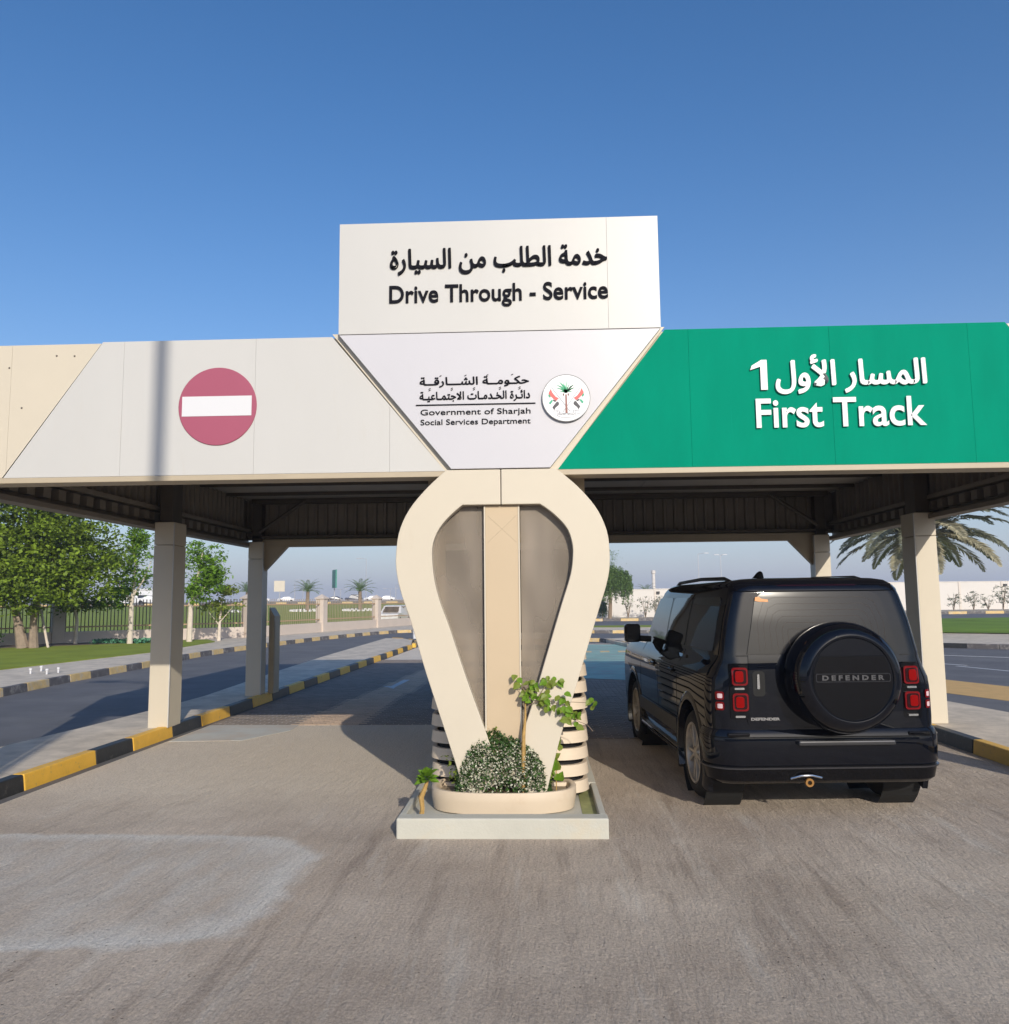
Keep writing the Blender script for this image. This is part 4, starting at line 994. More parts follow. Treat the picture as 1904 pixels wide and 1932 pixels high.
# lamps
for s in (-1, 1):
    def q(a, c): return (a, c) if s < 0 else (-c, -a)
    a, c = q(-.790, -.635)
    rpatch('lamp_panel', M_GLOSSBLK, rr(.80, 1.255, a, c, a, c, .02, .02, n=4), .012, 6)
    for z0 in (1.075, .868):
        a, c = q(-.772, -.645)
        hl = rpatch('tail_light', M_LENS, rr(z0, z0 + .145, a, c, a, c, .025, .025, n=4), .030, 8)
        a, c = q(-.759, -.658); rpatch('lamp_recess', M_LENSDK, rr(z0 + .015, z0 + .130, a, c, a, c, .02, .02, n=4), .034, 6, th=.006, parent=hl)
        a, c = q(-.749, -.683); rpatch('lamp_bulb', M_BULB, rr(z0 + .028, z0 + .118, a, c, a, c, .02, .02, n=4), .040, 6, th=.007, parent=hl)
    for z0 in (1.040, .815):
        a, c = q(-.752, -.672); rpatch('reversing_light', M_CHROME, rr(z0, z0 + .016, a, c, a, c, .004, .004, n=2, nc=2), .020, 4)
    for z0 in (.955, .872):
        a, c = q(-.895, -.835); hl = rpatch('indicator_light', M_LENS, rr(z0, z0 + .068, a, c, a, c, .015, .015, n=3), .014, 6)
        a, c = q(-.883, -.847); rpatch('indicator_bulb', M_CLEARL, rr(z0 + .015, z0 + .052, a, c, a, c, .008, .008, n=3), .0175, 4, th=.006, parent=hl)
rpatch('door_handle_recess', M_VOID, rr(.985, 1.19, -.60, -.50, -.60, -.50, .03, .03, n=4), .013, 5, th=.006)
rpatch('door_handle', M_CHROME, rr(1.045, 1.165, -.568, -.546, -.565, -.548, .006, .006, n=4), .024, 3, th=.012)
# bumper swept round the back
def plan(off, yend, r_=.22, hw=.948, n=10):
    P = [(-hw - off, yend)]; r2 = r_ + off
    for k in range(n + 1):
        a = math.pi / 2 * k / n; P.append((-(hw - r_) - r2 * math.cos(a), r_ - r2 * math.sin(a)))
    mid = [(lerp(-(hw - r_), hw - r_, k / 12), -off) for k in range(1, 12)]
    return P + mid + [(-x, y) for x, y in P[::-1]]
def sweep(name, m, prof, yend, **kw):
    V = []; n = None
    for off, z in prof:
        P = plan(off, yend, **kw); n = len(P); V += [(x, y, z) for x, y in P]
    k = len(prof); F = [(j * n + i, j * n + i + 1, ((j + 1) % k) * n + i + 1, ((j + 1) % k) * n + i) for j in range(k) for i in range(n - 1)]
    F += [tuple(j * n for j in range(k)), tuple(j * n + n - 1 for j in range(k - 1, -1, -1))]
    mb = MB(); mb.add(V, F); return mb.build(name, m, car, smooth=True, ang=30)
sweep('rear_bumper', M_PAINT, [(-.02, .43), (.020, .43), (.030, .45), (.034, .62), (.030, .665), (.018, .70), (.008, .715), (-.02, .72)], .30)
sweep('bumper_groove_trim', M_GLOSSBLK, [(.026, .655), (.0365, .655), (.0365, .662), (.026, .662)], .30)
sweep('bumper_lower_trim', mat('dark_satin_trim', (.10, .10, .11), .25, metal=.8), [(.0, .405), (.036, .405), (.038, .418), (.0, .424)], .30)
sweep('rear_valance', M_GLOSSBLK, [(-.10, .27), (-.04, .28), (.0, .31), (.020, .40), (-.02, .402)], .28)
mb = MB(); mb.box(-.27, .52, -.085, -.02, .595, .635); mb.build('tow_step', mat('step_top', (.07, .07, .075), .25, metal=.6), car, bevel=.012)
for s in (-1, 1):
    mb = MB(); mb.box(s * .74 - .09, s * .74 + .09, -.040, .0, .665, .695); mb.build('bumper_reflector', M_GLOSSBLK, car, bevel=.008)
mb = MB(); mb.tube([(-.32, -.0, .325), (-.25, -.035, .352), (-.16, -.035, .355), (-.07, -.0, .330)], .010, 8); mb.build('valance_trim', M_CHROME, car, smooth=True)
mb = MB(); mb.lathe([(.018, -.015), (.034, -.015), (.034, .015), (.018, .015)], 16, 'y', (-.175, -.01, .295), closed=True); mb.build('tow_eye', M_TOW, car, smooth=True)
# spare wheel in its cover
sw = MB(); cx_, cz_ = .085, 1.147
sw.lathe([(.34, .02), (.425, -.01), (.440, -.04), (.446, -.09), (.446, -.14), (.442, -.19), (.433, -.235), (.419, -.275), (.400, -.308), (.378, -.333), (.356, -.349), (.338, -.354), (.326, -.351), (.320, -.343), (.318, -.340), (0, -.340)], 72, 'y', (cx_, 0, cz_))
spare = sw.build('spare_wheel_cover', M_PAINT, car, smooth=True, ang=30)
P = [(cx_ + .312 * math.cos(t), cz_ + .312 * math.sin(t)) for t in [R(-148 + i * (296 / 40) - 0) + math.pi * 1.5 for i in range(41)]]
P = [p for p in P if p[1] < cz_ + .205]
P = sorted(P, key=lambda p: math.atan2(p[1] - cz_, p[0] - cx_) if not (p[0] < cx_ and p[1] > cz_) else math.atan2(p[1] - cz_, p[0] - cx_) - 2 * math.pi)
mb = MB(); mb.prism_xz(P, -.346, -.338); mb.build('cover_face_panel', M_GLOSSBLK, spare, bevel=.003)
pq = [(cx_ - .285, 1.126), (cx_ + .285, 1.126), (cx_ + .295, 1.136), (cx_ + .295, 1.184), (cx_ + .285, 1.194), (cx_ - .285, 1.194), (cx_ - .295, 1.184), (cx_ - .295, 1.136)]
pq2 = [(cx_ + (x - cx_) * .975, 1.16 + (z - 1.16) * .80) for x, z in pq]
mb = MB(); V = [(x, -.350, z) for x, z in pq] + [(x, -.350, z) for x, z in pq2] + [(x, -.343, z) for x, z in pq] + [(x, -.343, z) for x, z in pq2]
F = []
for i in range(8):
    j = (i + 1) % 8; F += [(i, j, 8 + j, 8 + i), (i, 16 + i, 16 + j, j), (8 + i, 8 + j, 24 + j, 24 + i)]
mb.add(V, F); mb.build('name_plate_rim', mat('dark_chrome', (.10, .10, .11), .12, metal=1), spare)
text_part('name_lettering', 'D E F E N D E R', (cx_ - .245, cx_ + .245, 1.140, 1.180), -.3465, mat('dark_chrome_letter', (.16, .16, .17), .25, metal=.9), spare, depth=.005, offset=.045)
text_part('name_lettering', 'DEFENDER', (-.63, -.39, .792, .814), -.006, M_CHROME, car, depth=.008, offset=.045)
mb = MB(); mb.box(-.20, .32, .0, .03, .72, .75); mb.build('tailgate_lip', M_GLOSSBLK, car, bevel=.008)
# sides
for s in (-1, 1):
    sm = side_map(s)
    rpatch('quarter_window', M_CGLASS, rr(1.335, 1.80, .30, 1.30, .33, 1.30, .05, .05, n=6), .006, 14, mapper=sm)
    rpatch('rear_door_window', M_CGLASS, rr(1.335, 1.80, 1.36, 2.20, 1.36, 2.20, .05, .05, n=6), .006, 12, mapper=sm)
    rpatch('front_door_window', M_CGLASS, rr(1.335, 1.80, 2.27, 3.32, 2.27, 2.98, .04, .04, n=6), .006, 12, mapper=sm)
    for yy in (1.33, 2.235): rpatch('window_pillar', M_GLOSSBLK, [(1.34, yy - .03, yy + .03), (1.6, yy - .03, yy + .03), (1.80, yy - .03, yy + .03)], .004, 2, mapper=sm)
    for yy in (1.30, 2.25, 3.30): rpatch('door_seam', M_VOID, [(z, yy - .004, yy + .004) for z in (.42, .6, .8, 1.0, 1.1, 1.2, 1.25, 1.3)], .0015, 1, mapper=sm, th=.01)
    for yy in (1.45, 2.40):
        mb = MB(); xx = s * (W(1.10) + .025); mb.box(min(xx, xx - s * .02), max(xx, xx - s * .02), yy, yy + .19, 1.075, 1.10)
        mb.build('door_handle', M_GLOSSBLK, car, bevel=.006)
        mb = MB(); xx = s * (W(1.08) + .003); mb.box(min(xx, xx - s * .02), max(xx, xx - s * .02), yy + .02, yy + .15, 1.04, 1.12); mb.build('handle_cup', M_VOID, car)
    rpatch('door_moulding', M_PLASTIC, [(z, 1.28, 3.34) for z in (.50, .54, .60, .64)], .022, 10, mapper=sm, th=.03)
    mb = MB(); mb.box(min(s * .86, s * .955), max(s * .86, s * .955), 1.30, 3.33, .30, .36); mb.build('sill', M_PAINT, car, bevel=.02)
    mb = MB(); mb.box(min(s * .90, s * .960), max(s * .90, s * .960), 1.32, 3.30, .362, .372); mb.build('sill_trim', mat('sill_metal', (.35, .33, .31), .3, metal=.9), car)
    for wy in WY:                           # flared arches
        mb = MB(); V = []; n = 28; sec = [(.455, .89), (.470, .958), (.50, .963), (.545, .952), (.575, .930), (.57, .89)]
        for k in range(n + 1):
            t = math.pi * (-.13 + 1.26 * k / n)
            for r_, x in sec: V.append((s * x, wy + r_ * math.cos(t), .40 + r_ * math.sin(t)))
        k_ = len(sec); mb.add(V, [(j * k_ + i, j * k_ + (i + 1) % k_, (j + 1) * k_ + (i + 1) % k_, (j + 1) * k_ + i) for j in range(n) for i in range(k_)] + [tuple(range(k_)), tuple(range(n * k_, n * k_ + k_))])
        mb.build('wheel_arch_flare', M_PAINT, car, smooth=True, ang=40)
        mb = MB(); mb.lathe([(.49, s * .60), (.49, s * .92)], 36, 'x', (0, wy, .40)); mb.build('wheel_well', M_VOID, car)
        ty = MB(); xo = s * .935; xi = s * .67
        prof_t = [(.262, .015), (.300, .0), (.318, .0), (.340, .010), (.360, .026), (.377, .046), (.389, .070), (.395, .090), (.387, .093), (.387, .099), (.397, .102), (.401, .120), (.401, .1275), (.392, .1295)]
        prof_t += [(r_, .265 - t_) for r_, t_ in prof_t[::-1]]
        ty.lathe([(r_, xo - s * t_) for r_, t_ in prof_t], 56, 'x', (0, wy, .40), closed=True)
        wheel = ty.build('wheel', M_RUBBER, car, smooth=True, ang=40)
        rm = MB(); rm.lathe([(.270, xo - s * .012), (.262, xo - s * .004), (.250, xo - s * .012), (.240, xo - s * .06), (.235, xi), (.262, xi), (.268, xo - s * .06)], 40, 'x', (0, wy, .40), closed=True)
        rm.lathe([(0, xo - s * .035), (.05, xo - s * .03), (.065, xo - s * .05), (.07, xo - s * .09), (0, xo - s * .09)], 20, 'x', (0, wy, .40))
        rm.build('rim', M_RIM, wheel, smooth=True, ang=40)
        for k in range(10):
            a = 2 * math.pi * k / 10 + .1 + (.10 if k % 2 else -.10)
            sp_ = MB(); d = Vector((0, math.cos(a), math.sin(a))); t_ = Vector((0, -math.sin(a), math.cos(a)))
            c = Vector((xo - s * .045, wy, .40)) + d * .155
            sp_.obox(c, d * .098, t_ * .014, Vector((s * .018, 0, 0))); sp_.build('spoke', M_RIM, wheel, bevel=.004)
        bd_ = MB(); bd_.lathe([(0, xi + s * .10), (.175, xi + s * .10), (.175, xi + s * .13), (0, xi + s * .13)], 30, 'x', (0, wy, .40)); bd_.build('brake_disc', M_STEEL, wheel)
    mr_ = MB(); c = Vector((s * 1.085, 3.03, 1.395))
    mr_.obox(c, (.092, 0, 0), (0, .07, 0), (0, 0, .108)); mo = mr_.build('door_mirror', M_PAINT, car); bv = mo.modifiers.new('b', 'BEVEL'); bv.width = .035; bv.segments = 4
    mo.data.shade_smooth()
    mr_ = MB(); mr_.box(c.x - .075, c.x + .075, 2.955, 2.961, 1.305, 1.485); mr_.build('mirror_glass', M_CGLASS, mo, bevel=.01)
    mr_ = MB(); mr_.tube([(s * .86, 3.05, 1.32), (s * 1.02, 3.05, 1.33)], .035, 8); mr_.build('mirror_arm', M_PLASTIC, mo, smooth=True)
    rl = MB(); rl.tube([(s * .60, .50, 1.935), (s * .60, .72, 1.968), (s * .595, 1.6, 1.985), (s * .59, 2.6, 1.968), (s * .585, 2.85, 1.92)], [.014, .018, .018, .018, .012], 8); rl.build('roof_rail', M_PLASTIC, car, smooth=True)
    rpatch('roof_side_window', M_CGLASS, [(z, .70, 1.60) for z in (1.872, 1.89, 1.91, 1.925)], .004, 8, mapper=sm, th=.01)
mb = MB(); V = []; nf = 9
for k in range(9):
    t = k / 8; hh = .085 * math.sin(math.pi * (.12 + .55 * t)) ** .8; ww = .042 * (1 - .55 * t)
    for q_ in range(nf): a = math.pi * q_ / (nf - 1); V.append((-.20 + ww * math.cos(a) * (1 - .35 * math.sin(a)), 1.10 - .22 * t, 1.958 + hh * math.sin(a)))
mb.add(V, [(k * nf + q_, k * nf + q_ + 1, (k + 1) * nf + q_ + 1, (k + 1) * nf + q_) for k in range(8) for q_ in range(nf - 1)] + [tuple(range(nf)), tuple(range(8 * nf + nf - 1, 8 * nf - 1, -1))])
mb.build('aerial_fin', M_GLOSSBLK, car, smooth=True)
rpatch('windscreen', M_CGLASS, [(z, -.70, .70) for z in (1.36, 1.5, 1.65, 1.82)], .004, 8, mapper=lambda x, z, o: (x, interp(CY1, z) + o, z), th=.01)
mb = MB(); mb.box(-.66, .66, .25, 4.5, .27, .42); mb.box(-.5, .5, 4.5, 4.76, .4, .6); mb.build('underbody', M_PLASTIC, car)

# ================================================================== BACKGROUND
# left fence: low wall, pillars, railings
fn_ = thing('boundary_fence', 'low stone wall with capped pillars and slim railings beyond the left road', 'fence', (FW[2][0], FW[2][1], 0))
FP = [Vector((x, y, 0)) for x, y in FW]
def frame_between(a, c):
    d = (c - a); L_ = d.length; d /= L_; return d, Vector((-d.y, d.x, 0)), L_
pil = []
for a, c in zip(FP, FP[1:]):
    d, n, L_ = frame_between(a, c); mid = (a + c) / 2
    mb = MB(); mb.obox(mid + Vector((0, 0, .33)), d * (L_ / 2 - .26), n * .14, (0, 0, .33)); wpart(mb, 'wall_panel', M_FENCEWALL, fn_)
    mb = MB()
    k = int((L_ - .6) / (.15 if a.x < -15 else .2))
    for i in range(k + 1):
        p = a + d * (.3 + i * (L_ - .6) / k); bw = .017 if a.x < -15 else .010; mb.obox(p + Vector((0, 0, 1.35)), d * bw, n * bw, (0, 0, .69))
    tag(wpart(mb, 'railing_bars', mat('shade_tinted_railing', (.07, .055, .045), .5) if a.x < -15 else M_RAIL, fn_), kind='stuff')  # left bars: tree shade is put into their darker colour
    for zz in (.86, 1.74):
        mb = MB(); mb.obox(mid + Vector((0, 0, zz)), d * (L_ / 2 - .26), n * .02, (0, 0, .03)); wpart(mb, 'rail', mat('tan_rail', (.42, .28, .17), .6), fn_)
for i, p in enumerate(FP):
    d, n, _ = frame_between(FP[max(i - 1, 0)], FP[min(i + 1, len(FP) - 1)])
    mb = MB(); mb.obox(p + Vector((0, 0, 1.02)), d * .24, n * .24, (0, 0, 1.02)); q = wpart(mb, 'pillar', M_FENCEWALL, fn_)
    mb = MB(); c4 = [p + d * a * .31 + n * b_ * .31 for a, b_ in ((-1, -1), (1, -1), (1, 1), (-1, 1))]
    mb.add([(v.x, v.y, 2.042) for v in c4] + [(v.x, v.y, 2.10) for v in c4] + [(p.x, p.y, 2.32)], [(3, 2, 1, 0), (0, 1, 5, 4), (1, 2, 6, 5), (2, 3, 7, 6), (3, 0, 4, 7), (4, 5, 8), (5, 6, 8), (6, 7, 8), (7, 4, 8)])
    mb.build('cap', M_FENCEWALL, q)

# trees on the left lawn
pts = sample_clusters([((-1.2, .4, 5.2), (5.2, 3.6, 3.1)), ((1.4, 0, 3.7), (2.7, 2.2, 1.7)), ((-3.2, 0, 3.3), (3.2, 2.4, 2.0)), ((.4, -.8, 5.4), (2.6, 1.8, 2.0)), ((.9, -.9, 2.5), (2.9, 1.4, 1.15)), ((-2.0, -.9, 2.6), (2.4, 1.4, 1.2))], 1250, 46, .25, .35, gap=.50)
tree('broad_tree', 'large dense green tree with split trunk on the lawn, leftmost', (-19.9, 31.6, .15),
     [([(0, 0, 0), (-.25, 0, 1.0), (-.6, 0, 2.3), (-1.4, .1, 4.0)], [.24, .15, .12, .06]), ([(.35, .1, 0), (.30, .1, 1.0), (.55, 0, 2.4), (1.3, 0, 4.2)], [.19, .13, .10, .05])],
     [([(-.5, 0, 2.0), (-2.4, .2, 3.4), (-4, 0, 4.4)], [.12, .07, .03]), ([(.4, 0, 1.8), (1.9, -.2, 2.8), (3.0, 0, 3.3)], [.10, .06, .02]), ([(0, 0, 2.4), (.2, -.4, 4.4), (.2, -.3, 6.2)], [.12, .08, .03])],
     pts, M_LEAF_A, .155, .62, group='trees along the left fence', bark=mat('pale_bark', (.27, .21, .16), .9, var=.3, vscale=6, bump=.6, bscale=25))
pts = sample_clusters([((.15, 0, 3.6), (.85, .8, 1.1)), ((-.1, 0, 2.5), (1.0, .8, .8)), ((.2, 0, 4.5), (.45, .45, .55)), ((-.9, 0, 3.6), (.5, .4, .5)), ((-.7, 0, 2.0), (.9, .6, .55))], 210, 26, .15, .25)
tree('slim_tree', 'slim young tree with a pale whitewashed trunk left of the near left column', (-17.2, 34.6, .15),
     [([(0, 0, 0), (.02, 0, 1.6), (.1, 0, 2.6), (.15, 0, 4.4)], [.12, .095, .06, .02])], [([(.02, 0, 1.8), (-.5, 0, 2.4), (-.9, 0, 3.4)], [.05, .03, .01]), ([(.05, 0, 2.0), (.5, 0, 2.7), (.8, 0, 3.5)], [.05, .03, .01])],
     pts, M_LEAF_B, .15, .45, group='trees along the left fence', bark=M_LIME)
pts = sample_clusters([((-.3, 0, 1.9), (.8, .7, .7)), ((.5, 0, 1.7), (.6, .5, .4))], 60, 24, .15, .3)
tree('slim_tree', 'thin-stemmed small tree under the edge of the broad tree', (-19.6, 34.7, .15), [([(0, 0, 0), (.03, 0, 1.0), (-.2, 0, 2.1)], [.09, .07, .03])], [], pts, M_LEAF_A, .14, .5, group='trees along the left fence', bark=M_LIME)
pts = sample_clusters([((.45, 0, 3.6), (.95, .8, 1.15)), ((.3, 0, 2.3), (.7, .7, .7)), ((1.0, 0, 2.9), (.5, .5, .8))], 190, 26, .15, .25)
tree('slim_tree', 'bright green young tree seen just right of the near left column', (-15.25, 36.0, .15),
     [([(0, 0, 0), (.03, 0, 1.6), (.3, 0, 2.8), (.5, 0, 4.0)], [.13, .10, .07, .02])], [([(.03, 0, 1.7), (.8, 0, 2.6), (1.2, 0, 3.2)], [.06, .03, .01])],
     pts, M_LEAF_B, .17, .38, group='trees along the left fence', bark=M_LIME)
pts = sample_clusters([((.1, 0, 1.55), (.95, .6, .7)), ((.2, 0, 2.2), (.5, .4, .4))], 62, 14, .15, .25)
tree('bushy_sapling', 'small airy yellow-green tree in front of the fence between the two left columns', (-14.4, 37.2, .15), [([(0, 0, 0), (.02, 0, .8), (.1, 0, 2.0)], [.09, .06, .02])],
     [([(0, 0, .7), (-.5, 0, 1.3)], [.03, .01]), ([(0, 0, .8), (.6, 0, 1.5)], [.03, .01])], pts, M_LEAF_C, .16, .6, group='trees along the left fence', bark=M_LIME)
dk = thing('dark_bush', 'dark leafy bush at the left edge beside the broad trunk', 'bush', (-21.6, 31.3, .15))
leaf_cloud(sample_clusters([((0, 0, .6), (.9, .6, .7))], 60, 30, .15, .2), .13).build('foliage', M_DKLEAF, dk, recalc=False)
st_ = MB(); st_.tube([(1.45, -.6, 0), (.55, .2, 1.65)], .05, 7); o = st_.build('support_stake', M_LIME, None, loc=(-20.6, 32.6, .15)); tag(o, 'slanting wooden stake propping the broad tree', 'stake')
for i, (x, y) in enumerate(((-12.36, 19.97), (-12.57, 20.75), (-11.84, 19.78), (-11.82, 20.23))):
    mb = MB(); mb.lathe([(0, 0), (.022, 0), (.022, .09), (.036, .09), (.036, .135), (.0, .14)], 10, 'z'); o = mb.build('pipe_stub', M_SIGNWHITE, None, loc=(x, y, .145), smooth=True)
    tag(o, ('white pipe stub on the left pavement, leftmost of the four', 'white pipe stub on the left pavement, farthest back of the four', 'white pipe stub on the left pavement, nearest the road', 'white pipe stub on the left pavement, rightmost of the four')[i], 'pipe', 'white pipe stubs on the pavement')
gc = leaf_cloud([(random.uniform(-19, -16.6), random.uniform(34.6, 36.0), random.uniform(.18, .34)) for _ in range(900)], .14); o = gc.build('ground_cover', mat('bluish_leaf', (.07, .22, .12), .6, island=.3), None, recalc=False)
tag(o, 'low bluish green ground cover in the bed below the fence', 'ground cover', kind='stuff')

# palms
def frond(name, parent, length, az, el, droop, m, leafl=.5, n=34, rach=.02):
    mb = MB(); P = []; a = el; p = Vector((0, 0, 0)); steps = 14; h = Vector((math.cos(az), math.sin(az), 0))
    for i in range(steps + 1):
        P.append(p.copy()); p = p + (h * math.cos(a) + Vector((0, 0, math.sin(a)))) * (length / steps); a -= droop / steps * (1 + i / steps)
    mb.tube(P, [lerp(rach, .004, i / steps) for i in range(steps + 1)], 4)
    side = h.cross(Vector((0, 0, 1)))
    for k in range(n):
        t = .16 + .84 * k / n; f_ = t * steps; i = min(int(f_), steps - 1); q = P[i].lerp(P[i + 1], f_ - i); d = (P[i + 1] - P[i]).normalized()
        up = side.cross(d).normalized(); L_ = leafl * math.sin(math.pi * min(1, .25 + .75 * t)) ** .6 * random.uniform(.85, 1.1)
        for s in (-1, 1):
            v = (side * s * .75 + d * .62 + up * random.uniform(.10, .40) + Vector((0, 0, -.15))).normalized(); w = v.cross(up).normalized() * .030 * length / 2.6
            b0 = q; tip = q + v * L_ + Vector((0, 0, -.16 * L_)); mid = q + v * L_ * .5
            mb.add([b0, mid + w, tip, mid - w], [(0, 1, 2, 3)])
    return mb.build(name, m, parent, recalc=False)
bp_ = thing('date_palm', 'big drooping date palm on the verge behind the right hand column', 'palm', (18.2, 40, .15))
H0 = 4.55
mb = MB(); P = [(0, 0, 0), (.05, 0, 1.2), (0, 0, 2.6), (-.05, 0, H0)]; mb.tube(P, [.34, .27, .26, .30], 12); mb.build('trunk', M_BARK, bp_, smooth=True)
for i in range(56):
    az = i * 2.399963; t = i / 55; el = lerp(1.1, -.15, t) + random.uniform(-.12, .12)
    o = frond('frond', bp_, random.uniform(4.0, 4.9) * (1 - .12 * (t > .8)), az, el, lerp(1.05, .70, t), M_PALM_DRY if (i % 4 == 0 or t > .85) else M_PALM, .72, 62, .035); o.location = (0, 0, H0)
def small_palm(label, x, y, H, L, n=20):
    t = thing('young_palm', label, 'palm', (x, y, TZ(x, y)), group='young palms on the far lawn')
    mb = MB(); mb.tube([(0, 0, -.1), (0, 0, H)], [.24, .20], 9); mb.build('trunk', M_BARK, t, smooth=True)
    for i in range(n):
        o = frond('frond', t, L * random.uniform(.85, 1.1), i * 2.399963 + .2, lerp(1.35, .15, i / n), .75, M_PALM_B, .42, 22, .03); o.location = (0, 0, H)
    return t
def edging(label, x, y, r_):
    mb = MB()
    for k in range(22):
        a = 2 * math.pi * k / 22; mb.box(x + r_ * math.cos(a) - .16, x + r_ * math.cos(a) + .16, y + r_ * math.sin(a) - .16, y + r_ * math.sin(a) + .16, TZ(x, y) - .3, TZ(x, y + r_ * math.sin(a)) + .16)
    o = mb.build('stone_edging', M_SIGNWHITE, None); tag(o, label, 'edging', 'white edging rings around the young palms', )
for px_, lab, ring_, L in ((577, 'young palm on the far lawn, just left of the green road sign', 'young palm left of the green road sign', 2.1), (677, 'young palm on the far lawn nearest the arch', 'young palm nearest the arch', 2.2), (461, 'young palm behind the fence, just left of the far left column', 'young palm left of the far left column', 1.9)):
    X = (px_ - 1012) / 1560 * 98; small_palm(lab, X, 98, 2.25, L)
    edging('ring of white stones round the ' + ring_, X, 98, 1.9)

# street furniture far away
def lamp_post(label, x, y, h, arms=(1,), cat='lamp post', r_=.07, group='distant lamp posts'):
    t = thing('lamp_post', label, cat, (x, y, TZ(x, y)), group=group)
    mb = MB(); mb.tube([(0, 0, 0), (0, 0, h)], [r_ * 1.3, r_ * .7], 7); mb.build('pole', M_POLE, t, smooth=True)
    for s in arms:
        mb = MB(); mb.tube([(0, 0, h - .05), (s * .6, 0, h + .12), (s * 1.1, 0, h + .15)], .045, 5); mb.obox((s * 1.5, 0, h + .14), (.42, 0, 0), (0, .13, 0), (0, 0, .06)); mb.build('lamp_head', M_POLE, t)
    return t
lamp_post('tall single-arm lamp post far off, above the roof rail of the black car', 29.0, 150, 9.6, (1,))
lamp_post('tall double-headed lamp post far off, right of the single-arm one', 33.0, 150, 9.2, (-.5, .5))
lamp_post('tall lamp post on the horizon left of the arch', -33.2, 160, 8.0, (-1,))
for i, (px_, top, lab) in enumerate(((568, 1094, 'faint post on the horizon above the palm left of the green sign'), (552, 1099, 'faint double-armed post between the beige sign and its nearest palm'), (735, 1112, 'faint post on the horizon just right of the last fence pillar'),
                                     (745, 1104, 'faint tall post on the horizon nearest the arch edge'), (640, 1112, 'faint post on the horizon just right of the green road sign'))):
    Y = 210; X = (px_ - 1012) / 1560 * Y; h = 1.78 + (1138 - top) / 1560 * Y - TZ(X, Y)
    lamp_post(lab, X, Y, h, (1,) if i % 2 else (-1, 1), r_=.10, group='faint lamp posts on the horizon')
mb = MB(); mb.obox((0, 0, 4.2), (.12, .05, 0), (-.8, 1.9, 0), (0, 0, 1.75)); gs = thing('road_sign', 'tall narrow green road sign on a post between two young palms', 'sign', (-39.4, 160, 2.3)); mb.build('board', mat('sign_green', (.02, .20, .14), .5), gs)
mb = MB(); mb.tube([(0, 0, -.3), (0, 0, 3)], .12, 6); mb.build('post', M_POLE, gs)
gs = thing('road_sign', 'beige road sign board seen beside the far left column', 'sign', (-50.2, 160, 2.3)); mb = MB(); mb.obox((0, 0, 2.9), (1.0, .2, 0), (0, .06, 0), (0, 0, 1.05)); mb.build('board', mat('sign_beige', (.55, .50, .40), .6), gs)
mb = MB(); mb.tube([(0, 0.2, -.3), (0, 0.2, 2.2)], .1, 6); mb.build('post', M_POLE, gs)
# distant vehicles
def small_car(name, label, cat, x, y, z, rz, paint, L=4.6, H=1.5, suv=False, group=None):
    t = thing(name, label, cat, (x, y, z), rz, group)
    hw = .9; P = [(0, .35), (0, .85), (.12, .95), (1.05, 1.02), (1.75, H - .05), (2.3, H), (L - 1.1 if suv else 3.2, H), (L - .25 if suv else 3.95, 1.02), (L - .05, .95), (L, .8), (L, .35)]
    mb = MB(); n = len(P)
    mb.add([(-L / 2 + a, -hw + (.16 if b_ > 1.05 else .02), b_) for a, b_ in P] + [(-L / 2 + a, hw - (.16 if b_ > 1.05 else .02), b_) for a, b_ in P], [tuple(range(n)), tuple(range(2 * n - 1, n - 1, -1))] + [(i, (i + 1) % n, (i + 1) % n + n, i + n) for i in range(n)])
    mb.build('body', paint, t, bevel=.05)
    e = L - 1.15 if suv else 3.15
    for s in (-1, 1):
        mb = MB(); y_ = s * (hw - .135)
        Q = [(1.2, 1.04), (1.8, H - .10), (e, H - .10), (e + .6, 1.04)]; mb.add([(-L / 2 + a, y_ - .01, b_) for a, b_ in Q] + [(-L / 2 + a, y_ + .01, b_) for a, b_ in Q], [(0, 1, 2, 3), (7, 6, 5, 4), (0, 1, 5, 4), (1, 2, 6, 5), (2, 3, 7, 6), (3, 0, 4, 7)]); mb.build('side_glass', M_CGLASS, t)
        for wx in (-L / 2 + .85, L / 2 - .85):
            mb = MB(); mb.lathe([(0, s * .70), (.33, s * .70), (.33, s * .90), (0, s * .905)], 16, 'y', (wx, 0, .33)); mb.build('wheel', M_RUBBER, t, smooth=True)
    for a, c in (((1.02, 1.06), (1.72, H - .10)), ((L - .22 if suv else 3.98, 1.06), (L - 1.06 if suv else 3.26, H - .10))):
        mb = MB(); dx = -.03 if a[0] < 2 else .03
        mb.add([(-L / 2 + a[0] + dx, -.66, a[1]), (-L / 2 + a[0] + dx, .66, a[1]), (-L / 2 + c[0] + dx, .60, c[1]), (-L / 2 + c[0] + dx, -.60, c[1])], [(0, 1, 2, 3)]); mb.build('windscreen', M_CGLASS, t)
    return t
P_W = mat('white_car_paint', (.75, .75, .76), .25, coat=.6); P_D = mat('dark_car_paint', (.02, .025, .05), .25, coat=.6)
small_car('parked_car', 'white car with dark rear window parked behind the fence, partly hidden by the arch', 'car', -12.1, 70.0, -.05, R(86), P_W, 4.7, 1.62, True)
Yc = 230
